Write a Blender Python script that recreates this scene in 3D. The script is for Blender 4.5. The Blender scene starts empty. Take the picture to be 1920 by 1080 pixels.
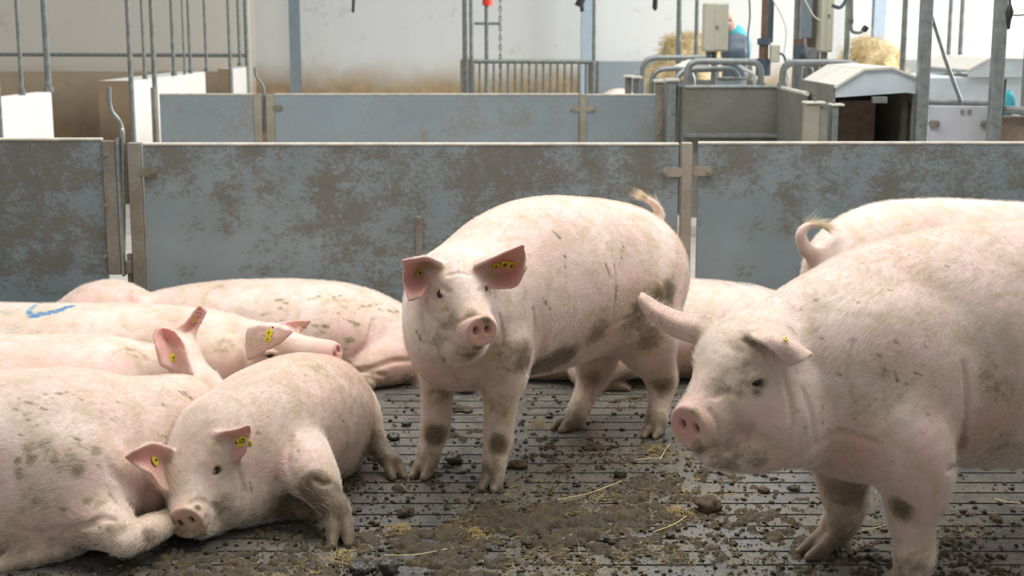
import bpy, math, random, time
import numpy as np
from mathutils import Vector
from mathutils.bvhtree import BVHTree

# ------------------------------------------------------------------ camera, world, lights, exposure
F = 2667.0                                  # focal length in pixels of the 1920 px wide frame (50 mm)
TH = math.atan((540 - 57) / F)              # downward pitch: the horizon sits at row 57
CAM = np.array([0.0, 0.0, 1.4])
scene = bpy.context.scene
COL = scene.collection
cd = bpy.data.cameras.new('camera'); cam = bpy.data.objects.new('camera', cd); COL.objects.link(cam)
cam.location = CAM; cam.rotation_euler = (math.pi / 2 - TH, 0, 0)
cd.sensor_width = 36; cd.lens = 36 * F / 1920; cd.clip_end = 200
cd.dof.use_dof = True; cd.dof.focus_distance = 4.25; cd.dof.aperture_fstop = 5.0
scene.camera = cam
scene.view_settings.view_transform = 'Standard'; scene.view_settings.look = 'None'
scene.view_settings.gamma = 1; scene.view_settings.exposure = 0.0
scene.view_settings.use_curve_mapping = False

w = bpy.data.worlds.new('daylight'); scene.world = w; w.use_nodes = True
w.node_tree.nodes['Background'].inputs[0].default_value = (0.93, 0.97, 1.0, 1)
w.node_tree.nodes['Background'].inputs[1].default_value = 0.42

def area(name, loc, target, sx, sy, power, col=(1, 1, 1)):
    l = bpy.data.lights.new(name, 'AREA'); l.shape = 'RECTANGLE'; l.size = sx; l.size_y = sy
    l.energy = power; l.color = col
    o = bpy.data.objects.new(name, l); COL.objects.link(o); o.location = loc
    d = Vector(target) - Vector(loc); o.rotation_euler = d.to_track_quat('-Z', 'Y').to_euler()
    return o
area('skylight_over_pen', (0.4, 4.9, 5.2), (0.2, 4.2, 0), 7, 2.8, 420, (1, .985, .96))
area('skylight_over_aisle', (2.0, 11.5, 5.5), (1.5, 12, 0), 9, 4, 330, (1, 1, 1))
area('open_side_daylight', (9.5, 14.0, 3.6), (2.0, 15.0, 1.0), 8, 3.2, 1100, (1, 1, 1))

# ------------------------------------------------------------------ measuring: pixel and depth to a point
R_ = np.array([1.0, 0, 0]); Fw = np.array([0, math.cos(TH), -math.sin(TH)]); Up = np.array([0, math.sin(TH), math.cos(TH)])
def ray(u, v): return Fw + (u - 960) / F * R_ + (540 - v) / F * Up
def W(u, v, Y):
    d = ray(u, v); return CAM + d * (Y / d[1])
def G(u, v, z=0.0):
    d = ray(u, v); return CAM + d * ((z - 1.4) / d[2])
def S(p): return float(np.dot(np.asarray(p) - CAM, Fw)) / F      # metres per pixel there
def nrm(a):
    a = np.asarray(a, float); return a / (np.linalg.norm(a) + 1e-12)

# ------------------------------------------------------------------ tags and mesh helpers
def tag(o, label=None, cat=None, group=None, kind=None):
    if label: o['label'] = label
    if cat: o['category'] = cat
    if group: o['group'] = group
    if kind: o['kind'] = kind
    return o
def link(name, verts, faces, mat, parent=None, smooth=False, angle=None):
    me = bpy.data.meshes.new(name)
    me.from_pydata([tuple(map(float, v)) for v in verts], [], [tuple(map(int, f)) for f in faces])
    me.update()
    if mat: me.materials.append(mat)
    if smooth: me.polygons.foreach_set('use_smooth', [True] * len(me.polygons))
    o = bpy.data.objects.new(name, me); COL.objects.link(o)
    if parent is not None:
        o.parent = parent; o.matrix_parent_inverse = parent.matrix_world.inverted() if False else o.matrix_parent_inverse
    return o
def empty(name, loc=(0, 0, 0)):
    o = bpy.data.objects.new(name, None); COL.objects.link(o); o.empty_display_size = .1
    o.location = loc
    return o
class MB:
    """collects shapes in world coordinates, then links them as one mesh (relative to a parent's location)"""
    def __init__(s): s.v = []; s.f = []; s.sm = []
    def add(s, vs, fs, sm=False):
        n = len(s.v); s.v += [tuple(map(float, q)) for q in vs]; s.f += [tuple(i + n for i in f) for f in fs]; s.sm += [sm] * len(fs); return s
    def box(s, x0, x1, y0, y1, z0, z1, bev=0.0):
        if bev <= 0:
            vs = [(x, y, z) for x in (x0, x1) for y in (y0, y1) for z in (z0, z1)]
            return s.add(vs, [(0, 1, 3, 2), (4, 6, 7, 5), (0, 4, 5, 1), (2, 3, 7, 6), (0, 2, 6, 4), (1, 5, 7, 3)])
        b = min(bev, (x1 - x0) / 2.1, (y1 - y0) / 2.1, (z1 - z0) / 2.1)
        vs = []
        for X, sx in ((x0, 1), (x1, -1)):
            for Y, sy in ((y0, 1), (y1, -1)):
                for Z, sz in ((z0, 1), (z1, -1)):
                    vs += [(X, Y + sy * b, Z + sz * b), (X + sx * b, Y, Z + sz * b), (X + sx * b, Y + sy * b, Z)]
        c = lambda i, j, k, a: (i * 4 + j * 2 + k) * 3 + a
        fs = []
        for i in (0, 1):
            fs.append((c(i, 0, 0, 0), c(i, 0, 1, 0), c(i, 1, 1, 0), c(i, 1, 0, 0)) if i == 0 else (c(i, 0, 0, 0), c(i, 1, 0, 0), c(i, 1, 1, 0), c(i, 0, 1, 0)))
            fs.append((c(0, i, 0, 1), c(1, i, 0, 1), c(1, i, 1, 1), c(0, i, 1, 1)) if i == 0 else (c(0, i, 0, 1), c(0, i, 1, 1), c(1, i, 1, 1), c(1, i, 0, 1)))
            fs.append((c(0, 0, i, 2), c(0, 1, i, 2), c(1, 1, i, 2), c(1, 0, i, 2)) if i == 0 else (c(0, 0, i, 2), c(1, 0, i, 2), c(1, 1, i, 2), c(0, 1, i, 2)))
        for i in (0, 1):
            for j in (0, 1):
                fs += [(c(i, j, 0, 0), c(i, j, 1, 0), c(i, j, 1, 1), c(i, j, 0, 1)), (c(i, 0, j, 0), c(i, 1, j, 0), c(i, 1, j, 2), c(i, 0, j, 2)), (c(0, i, j, 1), c(1, i, j, 1), c(1, i, j, 2), c(0, i, j, 2))]
                for k in (0, 1): fs.append((c(i, j, k, 0), c(i, j, k, 1), c(i, j, k, 2)))
        return s.add(vs, fs)
    def prism(s, poly, y0, y1):
        """poly in x,z extruded along y"""
        n = len(poly)
        vs = [(x, y0, z) for x, z in poly] + [(x, y1, z) for x, z in poly]
        fs = [tuple(range(n)), tuple(range(2 * n - 1, n - 1, -1))] + [(i, i + n, (i + 1) % n + n, (i + 1) % n) for i in range(n)]
        return s.add(vs, fs)
    def hexa(s, a, b):
        """two quads a, b of four points each, joined"""
        return s.add(list(a) + list(b), [(3, 2, 1, 0), (4, 5, 6, 7)] + [(i, (i + 1) % 4, (i + 1) % 4 + 4, i + 4) for i in range(4)])
    def tube(s, pts, r, n=12, caps=True, rs=None, smooth_path=False):
        P = [np.asarray(p, float) for p in pts]
        if smooth_path: P = list(catmull(np.array(P), 6))
        m = len(P); rad = [r] * m if rs is None else rs
        ref = None; vs = []
        for i in range(m):
            t = nrm(P[min(i + 1, m - 1)] - P[max(i - 1, 0)])
            if ref is None:
                ref = nrm(np.cross(t, [0, 0, 1] if abs(t[2]) < .9 else [1, 0, 0]))
            ref = nrm(ref - t * np.dot(ref, t)); q = np.cross(t, ref)
            for k in range(n):
                a = 2 * math.pi * k / n; vs.append(P[i] + (ref * math.cos(a) + q * math.sin(a)) * rad[i])
        fs = [(i * n + k, i * n + (k + 1) % n, (i + 1) * n + (k + 1) % n, (i + 1) * n + k) for i in range(m - 1) for k in range(n)]
        s.add(vs, fs, True)
        if caps:
            s.add(vs[:n], [tuple(range(n - 1, -1, -1))]); s.add(vs[-n:], [tuple(range(n))])
        return s
    def build(s, name, mat, parent=None, at=None):
        loc = np.array(at if at is not None else (0, 0, 0), float)
        if parent is not None: loc = np.array(WLOC.get(parent.name, (0, 0, 0)))
        o = link(name, np.array(s.v) - loc, s.f, mat, parent)
        o.data.polygons.foreach_set('use_smooth', s.sm)
        if parent is None:
            o.location = loc
        WLOC[o.name] = tuple(loc)
        return o
WLOC = {}
def root(name, loc, label, cat, group=None):
    o = empty(name, loc); WLOC[o.name] = tuple(loc); return tag(o, label, cat, group)
def catmull(P, n):
    P = np.asarray(P, float); m = len(P)
    if m < 3: 
        return np.array([P[0] + (P[-1] - P[0]) * t for t in np.linspace(0, 1, n + 1)])
    Q = np.vstack([2 * P[0] - P[1], P, 2 * P[-1] - P[-2]]); out = []
    for i in range(m - 1):
        a, b, c, d = Q[i:i + 4]
        for t in np.arange(n) / n:
            out.append(.5 * ((2 * b) + (-a + c) * t + (2 * a - 5 * b + 4 * c - d) * t * t + (-a + 3 * b - 3 * c + d) * t ** 3))
    out.append(P[-1]); return np.array(out)
def copy_tree(o, parent=None, loc=None, label=None):
    c = o.copy(); COL.objects.link(c); c.parent = parent
    if loc is not None: c.location = loc
    if label: c['label'] = label
    for ch in list(o.children): copy_tree(ch, c)
    return c

# ------------------------------------------------------------------ materials
class NT:
    def __init__(s, name):
        s.m = bpy.data.materials.new(name); s.m.use_nodes = True; s.t = s.m.node_tree
        s.b = s.t.nodes['Principled BSDF']; s.out = s.t.nodes['Material Output']
        s._tc = None
    def n(s, typ, **kw):
        o = s.t.nodes.new(typ)
        for k, v in kw.items():
            if k.startswith('_'): setattr(o, k[1:], v)
            else: o.inputs[k.replace('_', ' ')].default_value = v
        return o
    def l(s, a, b): s.t.links.new(a, b)
    def co(s, kind='Object'):
        if s._tc is None: s._tc = s.n('ShaderNodeTexCoord')
        return s._tc.outputs[kind]
    def mapped(s, scale, rot=(0, 0, 0)):
        m = s.n('ShaderNodeMapping'); m.inputs['Scale'].default_value = scale; m.inputs['Rotation'].default_value = rot
        s.l(s.co(), m.inputs[0]); return m.outputs[0]
    def noise(s, scale, detail=4, rough=.55, vec=None, dist=0):
        o = s.n('ShaderNodeTexNoise', Scale=scale, Detail=detail, Roughness=rough, Distortion=dist)
        s.l(vec if vec is not None else s.co(), o.inputs['Vector']); return o.outputs['Fac']
    def ramp(s, fac, stops):
        o = s.n('ShaderNodeValToRGB'); s.l(fac, o.inputs[0]); e = o.color_ramp.elements
        for i, (p, c) in enumerate(stops):
            x = e[i] if i < 2 else e.new(p)
            x.position = p; x.color = (c, c, c, 1) if isinstance(c, (int, float)) else (*c, 1)
        return o.outputs[0]
    def mix(s, fac, a, b, mode='MIX'):
        o = s.n('ShaderNodeMix', _data_type='RGBA', _blend_type=mode)
        for sock, v in ((o.inputs[0], fac), (o.inputs[6], a), (o.inputs[7], b)):
            if isinstance(v, (int, float)): sock.default_value = v
            elif isinstance(v, tuple): sock.default_value = (*v, 1)
            else: s.l(v, sock)
        return o.outputs[2]
    def math(s, op, a, b=None, clamp=False):
        o = s.n('ShaderNodeMath', _operation=op, _use_clamp=clamp)
        for sock, v in ((o.inputs[0], a), (o.inputs[1], b)):
            if v is None: continue
            if isinstance(v, (int, float)): sock.default_value = v
            else: s.l(v, sock)
        return o.outputs[0]
    def bump(s, h, strength, dist, normal=None):
        o = s.n('ShaderNodeBump', Strength=strength, Distance=dist); s.l(h, o.inputs['Height'])
        if normal: s.l(normal, o.inputs['Normal'])
        s.l(o.outputs[0], s.b.inputs['Normal']); return o.outputs[0]
    def color(s, c):
        if isinstance(c, tuple): s.b.inputs['Base Color'].default_value = (*c, 1)
        else: s.l(c, s.b.inputs['Base Color'])
        return s
    def set(s, **kw):
        for k, v in kw.items():
            k = k.replace('_', ' ')
            if isinstance(v, (int, float, tuple)): s.b.inputs[k].default_value = v
            else: s.l(v, s.b.inputs[k])
        return s
def flat(name, col, rough=.6, metal=0, var=.15, scale=30, bump=.1):
    t = NT(name); nz = t.noise(scale, 5)
    dark = tuple(c * (1 - var) for c in col); lite = tuple(min(1, c * (1 + var)) for c in col)
    t.color(t.ramp(nz, [(.3, dark), (.7, lite)])); t.set(Roughness=rough, Metallic=metal)
    if bump: t.bump(nz, bump, .004)
    return t.m
def dirty_paint(name, clean, dirt, lo, hi, rough=.45, scale=3.0, stretch=(1, 1, 1), metal=0):
    """a painted or galvanised sheet with dried muck in patches"""
    t = NT(name)
    v = t.mapped(stretch)
    big = t.noise(scale * .32, 3, .5, v); mid = t.noise(scale * 1.7, 9, .72, v, .12); fine = t.noise(scale * 16, 5, .7, v)
    tot = t.math('ADD', t.math('ADD', t.math('MULTIPLY', big, .85), t.math('MULTIPLY', mid, .75)), t.math('MULTIPLY', fine, .5))
    m = t.ramp(t.math('MULTIPLY', tot, .5), [(lo / 2, 0.0), (hi / 2, 1.0)])
    tint = t.ramp(t.noise(scale * .8, 3), [(.3, tuple(c * .86 for c in clean)), (.7, tuple(min(1, c * 1.12) for c in clean))])
    film = t.mix(t.ramp(mid, [(.25, .04), (.75, .45)]), tint, tuple(.5 * (a + b) for a, b in zip(clean, dirt)))
    dd = t.ramp(fine, [(.3, tuple(c * .72 for c in dirt)), (.7, tuple(c * 1.2 for c in dirt))])
    t.color(t.mix(t.math('MULTIPLY', m, .68), film, dd))
    t.set(Roughness=t.math('ADD', t.math('MULTIPLY', m, .3), rough), Metallic=metal)
    t.bump(m, .25, .003)
    return t.m

# ------------------------------------------------------------------ animal bodies: smooth unions of tapered limbs, polygonised
def frames(P):
    T = np.gradient(P, axis=0); T /= np.linalg.norm(T, axis=1)[:, None] + 1e-9
    return T
class Limb:
    def __init__(s, pts, k=.03, n=4, mode=1, up=None, raw=False):
        """pts rows: x, y, z, side radius, up radius (metres)"""
        A = catmull(np.asarray(pts, float), n) if not raw else np.asarray(pts, float)
        s.P = A[:, :3]; s.rs = np.abs(A[:, 3]); s.ru = np.abs(A[:, 4]); s.k = k; s.mode = mode
        seg = s.P[1:] - s.P[:-1]; s.L = np.linalg.norm(seg, axis=1) + 1e-9; s.T = seg / s.L[:, None]
        upv = np.array([0, 0, 1.0]) if up is None else nrm(up)
        s.Sd = np.cross(s.T, upv); ln = np.linalg.norm(s.Sd, axis=1)
        for i in range(len(ln)):
            if ln[i] < .25: s.Sd[i] = s.Sd[i - 1] if i else np.array([1.0, 0, 0])
            s.Sd[i] = nrm(s.Sd[i] - s.T[i] * np.dot(s.Sd[i], s.T[i]))
        s.U = np.cross(s.Sd, s.T)
        r = np.maximum(s.rs, s.ru)[:, None]
        s.lo = (s.P - r).min(0); s.hi = (s.P + r).max(0)
    def d(s, X):
        best = np.full(len(X), 9.0, np.float32); bi = np.zeros(len(X), np.int32)
        for i in range(len(s.L)):
            q = X - s.P[i].astype(np.float32)
            t = q @ s.T[i].astype(np.float32)
            h = np.clip(t / s.L[i], 0, 1)
            a = t - h * s.L[i]; b = q @ s.Sd[i].astype(np.float32); c = q @ s.U[i].astype(np.float32)
            rs = s.rs[i] + (s.rs[i + 1] - s.rs[i]) * h; ru = s.ru[i] + (s.ru[i + 1] - s.ru[i]) * h
            rt = np.minimum(rs, ru)
            A = (a / rt) ** 2 + (b / rs) ** 2 + (c / ru) ** 2
            B = (a / rt ** 2) ** 2 + (b / rs ** 2) ** 2 + (c / ru ** 2) ** 2
            k0 = np.sqrt(A); dd = (k0 * (k0 - 1) / (np.sqrt(B) + 1e-6)).astype(np.float32)
            dd = np.where(k0 < .35, -.65 * rt, dd)
            m = dd < best; bi[m] = i
            kk = min(.022, .3 * float(rt.min())) if s.mode == 1 else .002
            hh = np.maximum(kk - np.abs(best - dd), 0) / kk
            best = np.minimum(best, dd) - hh * hh * kk * .25
        s.bi = bi
        return best
    def dirs(s): return -s.T[s.bi]
class Ell:
    def __init__(s, c, r, M=None, k=.03, mode=1, hd=None):
        s.c = np.asarray(c, float); s.r = np.asarray(r, float); s.M = np.eye(3) if M is None else np.asarray(M, float)
        s.k = k; s.mode = mode; R = s.r.max(); s.lo = s.c - R; s.hi = s.c + R
        s.hd = np.array([0, 0, 0.0]) if hd is None else np.asarray(hd, float)
    def d(s, X):
        q = (X - s.c) @ s.M.T; k0 = np.sqrt(((q / s.r) ** 2).sum(1)); k1 = np.sqrt(((q / s.r ** 2) ** 2).sum(1)) + 1e-6
        return (k0 * (k0 - 1) / k1).astype(np.float32)
    def dirs(s): return None
class Sheet:
    """a curved thin flap such as an ear, given as rows of points from base to tip"""
    def __init__(s, rows, th=.005, k=.02, inner=1, thb=None):
        R = [catmull(np.array(r), 5) for r in rows]
        C = np.array([catmull(np.array([r[j] for r in R]), 5) for j in range(len(R[0]))])      # [j][i]
        C = C.transpose(1, 0, 2); s.C = C
        n, m = C.shape[:2]; V = C.reshape(-1, 3)
        f = [(i * m + j, i * m + j + 1, (i + 1) * m + j + 1, (i + 1) * m + j) for i in range(n - 1) for j in range(m - 1)]
        s.V = V; s.f = f
        s.bvh = BVHTree.FromPolygons([tuple(v) for v in V], f)
        s.th = th; s.thb = thb if thb else th * 1.7; s.k = k; s.mode = 1; s.inner = inner; s.lo = V.min(0) - th; s.hi = V.max(0) + th
        s.n = n; s.m = m
    def d(s, X, far=.035):
        out = np.full(len(X), far, np.float32); fn = s.bvh.find_nearest; m1 = s.m - 1
        for i, x in enumerate(X.tolist()):
            r = fn(x, far)
            if r[0] is not None:
                row = (r[2] // m1) / (s.n - 2)
                out[i] = r[3] - (s.thb + (s.th - s.thb) * min(1, row * 1.8))
        return out
    def dirs(s): return None
def evalf(prims, X, mg, want=False):
    D = np.full(len(X), .5, np.float32); H = np.zeros((len(X), 3)) if want else None
    for p in prims:
        g = mg + max(p.k, 0)
        if isinstance(p, Sheet): g = .03
        m = ((X > p.lo - g) & (X < p.hi + g)).all(1); ix = np.nonzero(m)[0]
        if not len(ix): continue
        e = p.d(X[ix]); a = D[ix]; k = p.k
        if p.mode == 1:
            if want:
                dr = p.dirs()
                if dr is not None:
                    c = e < a; H[ix[c]] = dr[c]
            h = np.maximum(k - np.abs(a - e), 0) / k
            D[ix] = np.minimum(a, e) - h * h * k * .25
        else:                                   # smooth subtraction
            h = np.maximum(k - np.abs(a + e), 0) / k
            D[ix] = np.maximum(a, -e) + h * h * k * .25
    return (D, H) if want else D
def solve(prims, h):
    """polygonise with surface nets inside a sparse band"""
    add = [p for p in prims if p.mode == 1]
    lo = np.min([p.lo for p in add], 0) - .03; hi = np.max([p.hi for p in add], 0) + .03
    B = 6; nb = np.ceil((hi - lo) / (h * B)).astype(int); Hc = h * B
    cx = [lo[a] + (np.arange(nb[a]) + .5) * Hc for a in range(3)]
    Xc = np.stack(np.meshgrid(*cx, indexing='ij'), -1).reshape(-1, 3).astype(np.float32)
    fc = evalf(prims, Xc, .06).reshape(nb)
    act = np.abs(fc) < Hc * 1.35
    n = nb * B + 1
    Fv = np.ones(n, np.float32)
    Fv[:-1, :-1, :-1] = np.where(np.repeat(np.repeat(np.repeat(fc < 0, B, 0), B, 1), B, 2), -1, 1)
    mask = np.zeros(n, bool)
    m = np.repeat(np.repeat(np.repeat(act, B, 0), B, 1), B, 2)
    mask[:-1, :-1, :-1] |= m; mask[1:, :-1, :-1] |= m; mask[:-1, 1:, :-1] |= m; mask[:-1, :-1, 1:] |= m
    mask[1:, 1:, 1:] |= m; mask[1:, 1:, :-1] |= m; mask[1:, :-1, 1:] |= m; mask[:-1, 1:, 1:] |= m
    ii = np.nonzero(mask); X = (lo + np.stack(ii, 1) * h).astype(np.float32)
    out = np.empty(len(X), np.float32)
    for a in range(0, len(X), 400000): out[a:a + 400000] = evalf(prims, X[a:a + 400000], .03)
    Fv[ii] = out
    ins = Fv < 0
    c8 = sum(ins[i:n[0] - 1 + i, j:n[1] - 1 + j, k:n[2] - 1 + k].astype(np.int8) for i in (0, 1) for j in (0, 1) for k in (0, 1))
    ci = np.stack(np.nonzero((c8 > 0) & (c8 < 8)), 1)
    idx = np.full(tuple(n - 1), -1, np.int32); idx[ci[:, 0], ci[:, 1], ci[:, 2]] = np.arange(len(ci))
    acc = np.zeros((len(ci), 3)); cnt = np.zeros(len(ci))
    for ax in range(3):
        o = [a for a in range(3) if a != ax]
        for p in (0, 1):
            for q in (0, 1):
                a0 = ci.copy(); a0[:, o[0]] += p; a0[:, o[1]] += q; a1 = a0.copy(); a1[:, ax] += 1
                f0 = Fv[a0[:, 0], a0[:, 1], a0[:, 2]]; f1 = Fv[a1[:, 0], a1[:, 1], a1[:, 2]]
                c = (f0 < 0) != (f1 < 0); t = f0[c] / (f0[c] - f1[c])
                pt = a0[c].astype(float); pt[:, ax] += t
                acc[c] += pt; cnt[c] += 1
    V = lo + acc / cnt[:, None] * h
    faces = []
    for ax in range(3):
        u, v = (ax + 1) % 3, (ax + 2) % 3
        s0 = [slice(0, n[a]) for a in range(3)]; s1 = list(s0)
        s0[ax] = slice(0, n[ax] - 1); s1[ax] = slice(1, n[ax])
        A = ins[tuple(s0)]; Bb = ins[tuple(s1)]
        e = np.stack(np.nonzero(A != Bb), 1)
        e = e[(e[:, u] > 0) & (e[:, v] > 0) & (e[:, u] < n[u] - 1) & (e[:, v] < n[v] - 1)]
        def cell(du, dv):
            c = e.copy(); c[:, u] -= du; c[:, v] -= dv; return idx[c[:, 0], c[:, 1], c[:, 2]]
        q = np.stack([cell(1, 1), cell(0, 1), cell(0, 0), cell(1, 0)], 1)
        fl = ~A[e[:, 0], e[:, 1], e[:, 2]]
        q[fl] = q[fl][:, ::-1]
        faces.append(q[(q >= 0).all(1)])
    Q = np.concatenate(faces)
    # one or two projections onto the field smooth the net
    eps = h * .5
    for it in range(1):
        f0 = evalf(prims, V.astype(np.float32), .02)
        g = np.stack([evalf(prims, (V + np.eye(3)[a] * eps).astype(np.float32), .02) - evalf(prims, (V - np.eye(3)[a] * eps).astype(np.float32), .02) for a in range(3)], 1) / (2 * eps)
        gl = (g ** 2).sum(1) + 1e-3
        V = V - np.clip(f0 / gl, -h * .6, h * .6)[:, None] * g
    N = g / (np.sqrt((g ** 2).sum(1))[:, None] + 1e-9)
    D, Hd = evalf(prims, V.astype(np.float32), .02, True)
    return V.astype(np.float32), Q, N.astype(np.float32), Hd.astype(np.float32)
def vnoise(X, s, seed=0):
    """cheap smooth value noise in numpy"""
    p = X * s + seed * 17.3; i = np.floor(p).astype(np.int64); f = p - i; f = f * f * (3 - 2 * f)
    def hsh(a, b, c):
        n = (a * 374761393 + b * 668265263 + c * 1440662683 + seed * 97) & 0x7fffffff
        n = (n ^ (n >> 13)) * 1274126177 & 0x7fffffff
        return ((n ^ (n >> 16)) & 0xffff) / 65535.0
    r = 0
    for a in (0, 1):
        for b in (0, 1):
            for c in (0, 1):
                wt = (f[:, 0] if a else 1 - f[:, 0]) * (f[:, 1] if b else 1 - f[:, 1]) * (f[:, 2] if c else 1 - f[:, 2])
                r = r + wt * hsh(i[:, 0] + a, i[:, 1] + b, i[:, 2] + c)
    return r

def skin_material():
    t = NT('pig_skin')
    at = t.n('ShaderNodeAttribute'); at.attribute_name = 'tone'
    sp = t.n('ShaderNodeSeparateColor'); t.l(at.outputs['Color'], sp.inputs[0]); pk, md, bl = sp.outputs[0], sp.outputs[1], sp.outputs[2]
    n1 = t.noise(4.5, 4); n2 = t.noise(13, 6, .65, None, .5); n3 = t.noise(130, 4, .7); n4 = t.noise(38, 5, .7)
    base = t.ramp(n1, [(.32, (.82, .68, .60)), (.68, (.80, .57, .515))])
    base = t.mix(t.math('MULTIPLY', pk, .9), base, (.72, .31, .28))
    # yellowish grime in the bristles
    g = t.math('MULTIPLY', t.ramp(t.math('ADD', n2, t.math('MULTIPLY', md, .55)), [(.42, 0.0), (.66, .72)]), 1.0)
    base = t.mix(g, base, (.57, .44, .275))
    base = t.mix(t.ramp(n3, [(.62, 0.0), (.78, .35)]), base, (.42, .29, .2))
    # thin scratches and scabs
    s1 = t.noise(9, 3, .5, t.mapped((9, 1.2, 3), (0, .5, .9)), 1.2); s2 = t.noise(9, 3, .5, t.mapped((2, 8, 1.5), (.4, .2, -.5)), 1.2)
    gate = t.ramp(t.noise(3.1, 3), [(.52, 0.0), (.64, 1.0)])
    line = t.math('MAXIMUM', t.ramp(s1, [(.715, 0.0), (.73, 1.0)]), t.ramp(s2, [(.715, 0.0), (.73, 1.0)]))
    base = t.mix(t.math('MULTIPLY', t.math('MULTIPLY', line, gate), .6), base, (.2, .11, .08))
    vo = t.n('ShaderNodeTexVoronoi', Scale=16.0); t.l(t.co(), vo.inputs['Vector'])
    spot = t.ramp(vo.outputs['Distance'], [(.035, 1.0), (.07, 0.0)])
    base = t.mix(t.math('MULTIPLY', t.math('MULTIPLY', spot, t.ramp(n1, [(.45, 0.0), (.55, 1.0)])), .7), base, (.09, .06, .05))
    # dung smeared on the skin
    mm = t.math('ADD', md, t.math('MULTIPLY', t.math('SUBTRACT', t.math('ADD', t.math('MULTIPLY', n2, .6), t.math('MULTIPLY', n4, .5)), .55), 1.5))
    mud = t.ramp(mm, [(.24, 0.0), (.42, .5), (.72, .93)])
    mudc = t.ramp(n4, [(.3, (.075, .054, .029)), (.7, (.185, .134, .076))])
    mud = t.math('MULTIPLY', mud, t.ramp(md, [(.04, 0.0), (.2, 1.0)]))
    base = t.mix(mud, base, mudc)
    blm = t.ramp(t.math('ADD', bl, t.math('MULTIPLY', t.math('SUBTRACT', n4, .5), .35)), [(.22, 0.0), (.5, .55), (.75, .95)])
    blc = t.ramp(bl, [(.3, (.20, .46, .45)), (.8, (.03, .17, .38))])
    base = t.mix(blm, base, blc)
    t.color(base)
    t.set(Roughness=.52, Subsurface_Weight=.18, Subsurface_Scale=.012, Sheen_Weight=.25, Sheen_Roughness=.4)
    t.b.inputs['Subsurface Radius'].default_value = (1, .35, .2); t.b.inputs['Specular IOR Level'].default_value = .35
    hgt = t.math('ADD', t.math('MULTIPLY', n3, .6), t.math('ADD', t.math('MULTIPLY', n4, .8), t.math('MULTIPLY', mud, .7)))
    t.bump(hgt, .45, .004)
    return t.m
SKIN = skin_material()
EYEM = flat('pig_eye', (.03, .02, .018), .12, var=.1, bump=0)
LID = flat('pig_eye_rim', (.55, .3, .26), .5)
TAGM = flat('ear_tag_yellow', (.72, .60, .03), .4, var=.35, scale=160)
TAGD = flat('ear_tag_print', (.05, .045, .02), .5)
NOSTRIL = flat('nostril', (.10, .03, .03), .7)
def hair_material(name='bristle', col=(.90, .80, .70)):
    t = NT(name); t.color(col); t.set(Roughness=.45); t.b.inputs['Specular IOR Level'].default_value = .4
    return t.m
HAIR = hair_material(); TAILHAIR = hair_material('tail_bristle', (.82, .72, .52))

def make_curves(name, P, r0, mat, parent):
    """P: (n, k, 3) strands relative to the parent"""
    n, k = P.shape[:2]
    c = bpy.data.hair_curves.new(name); c.add_curves([k] * n)
    c.attributes['position'].data.foreach_set('vector', P.reshape(-1).astype(np.float32))
    rad = np.tile(r0 * np.linspace(1, .25, k), n).astype(np.float32)
    ra = c.attributes.get('radius') or c.attributes.new('radius', 'FLOAT', 'POINT')
    ra.data.foreach_set('value', rad)
    c.materials.append(mat)
    o = bpy.data.objects.new(name, c); COL.objects.link(o); o.parent = parent; o['kind'] = 'stuff'
    return o

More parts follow.
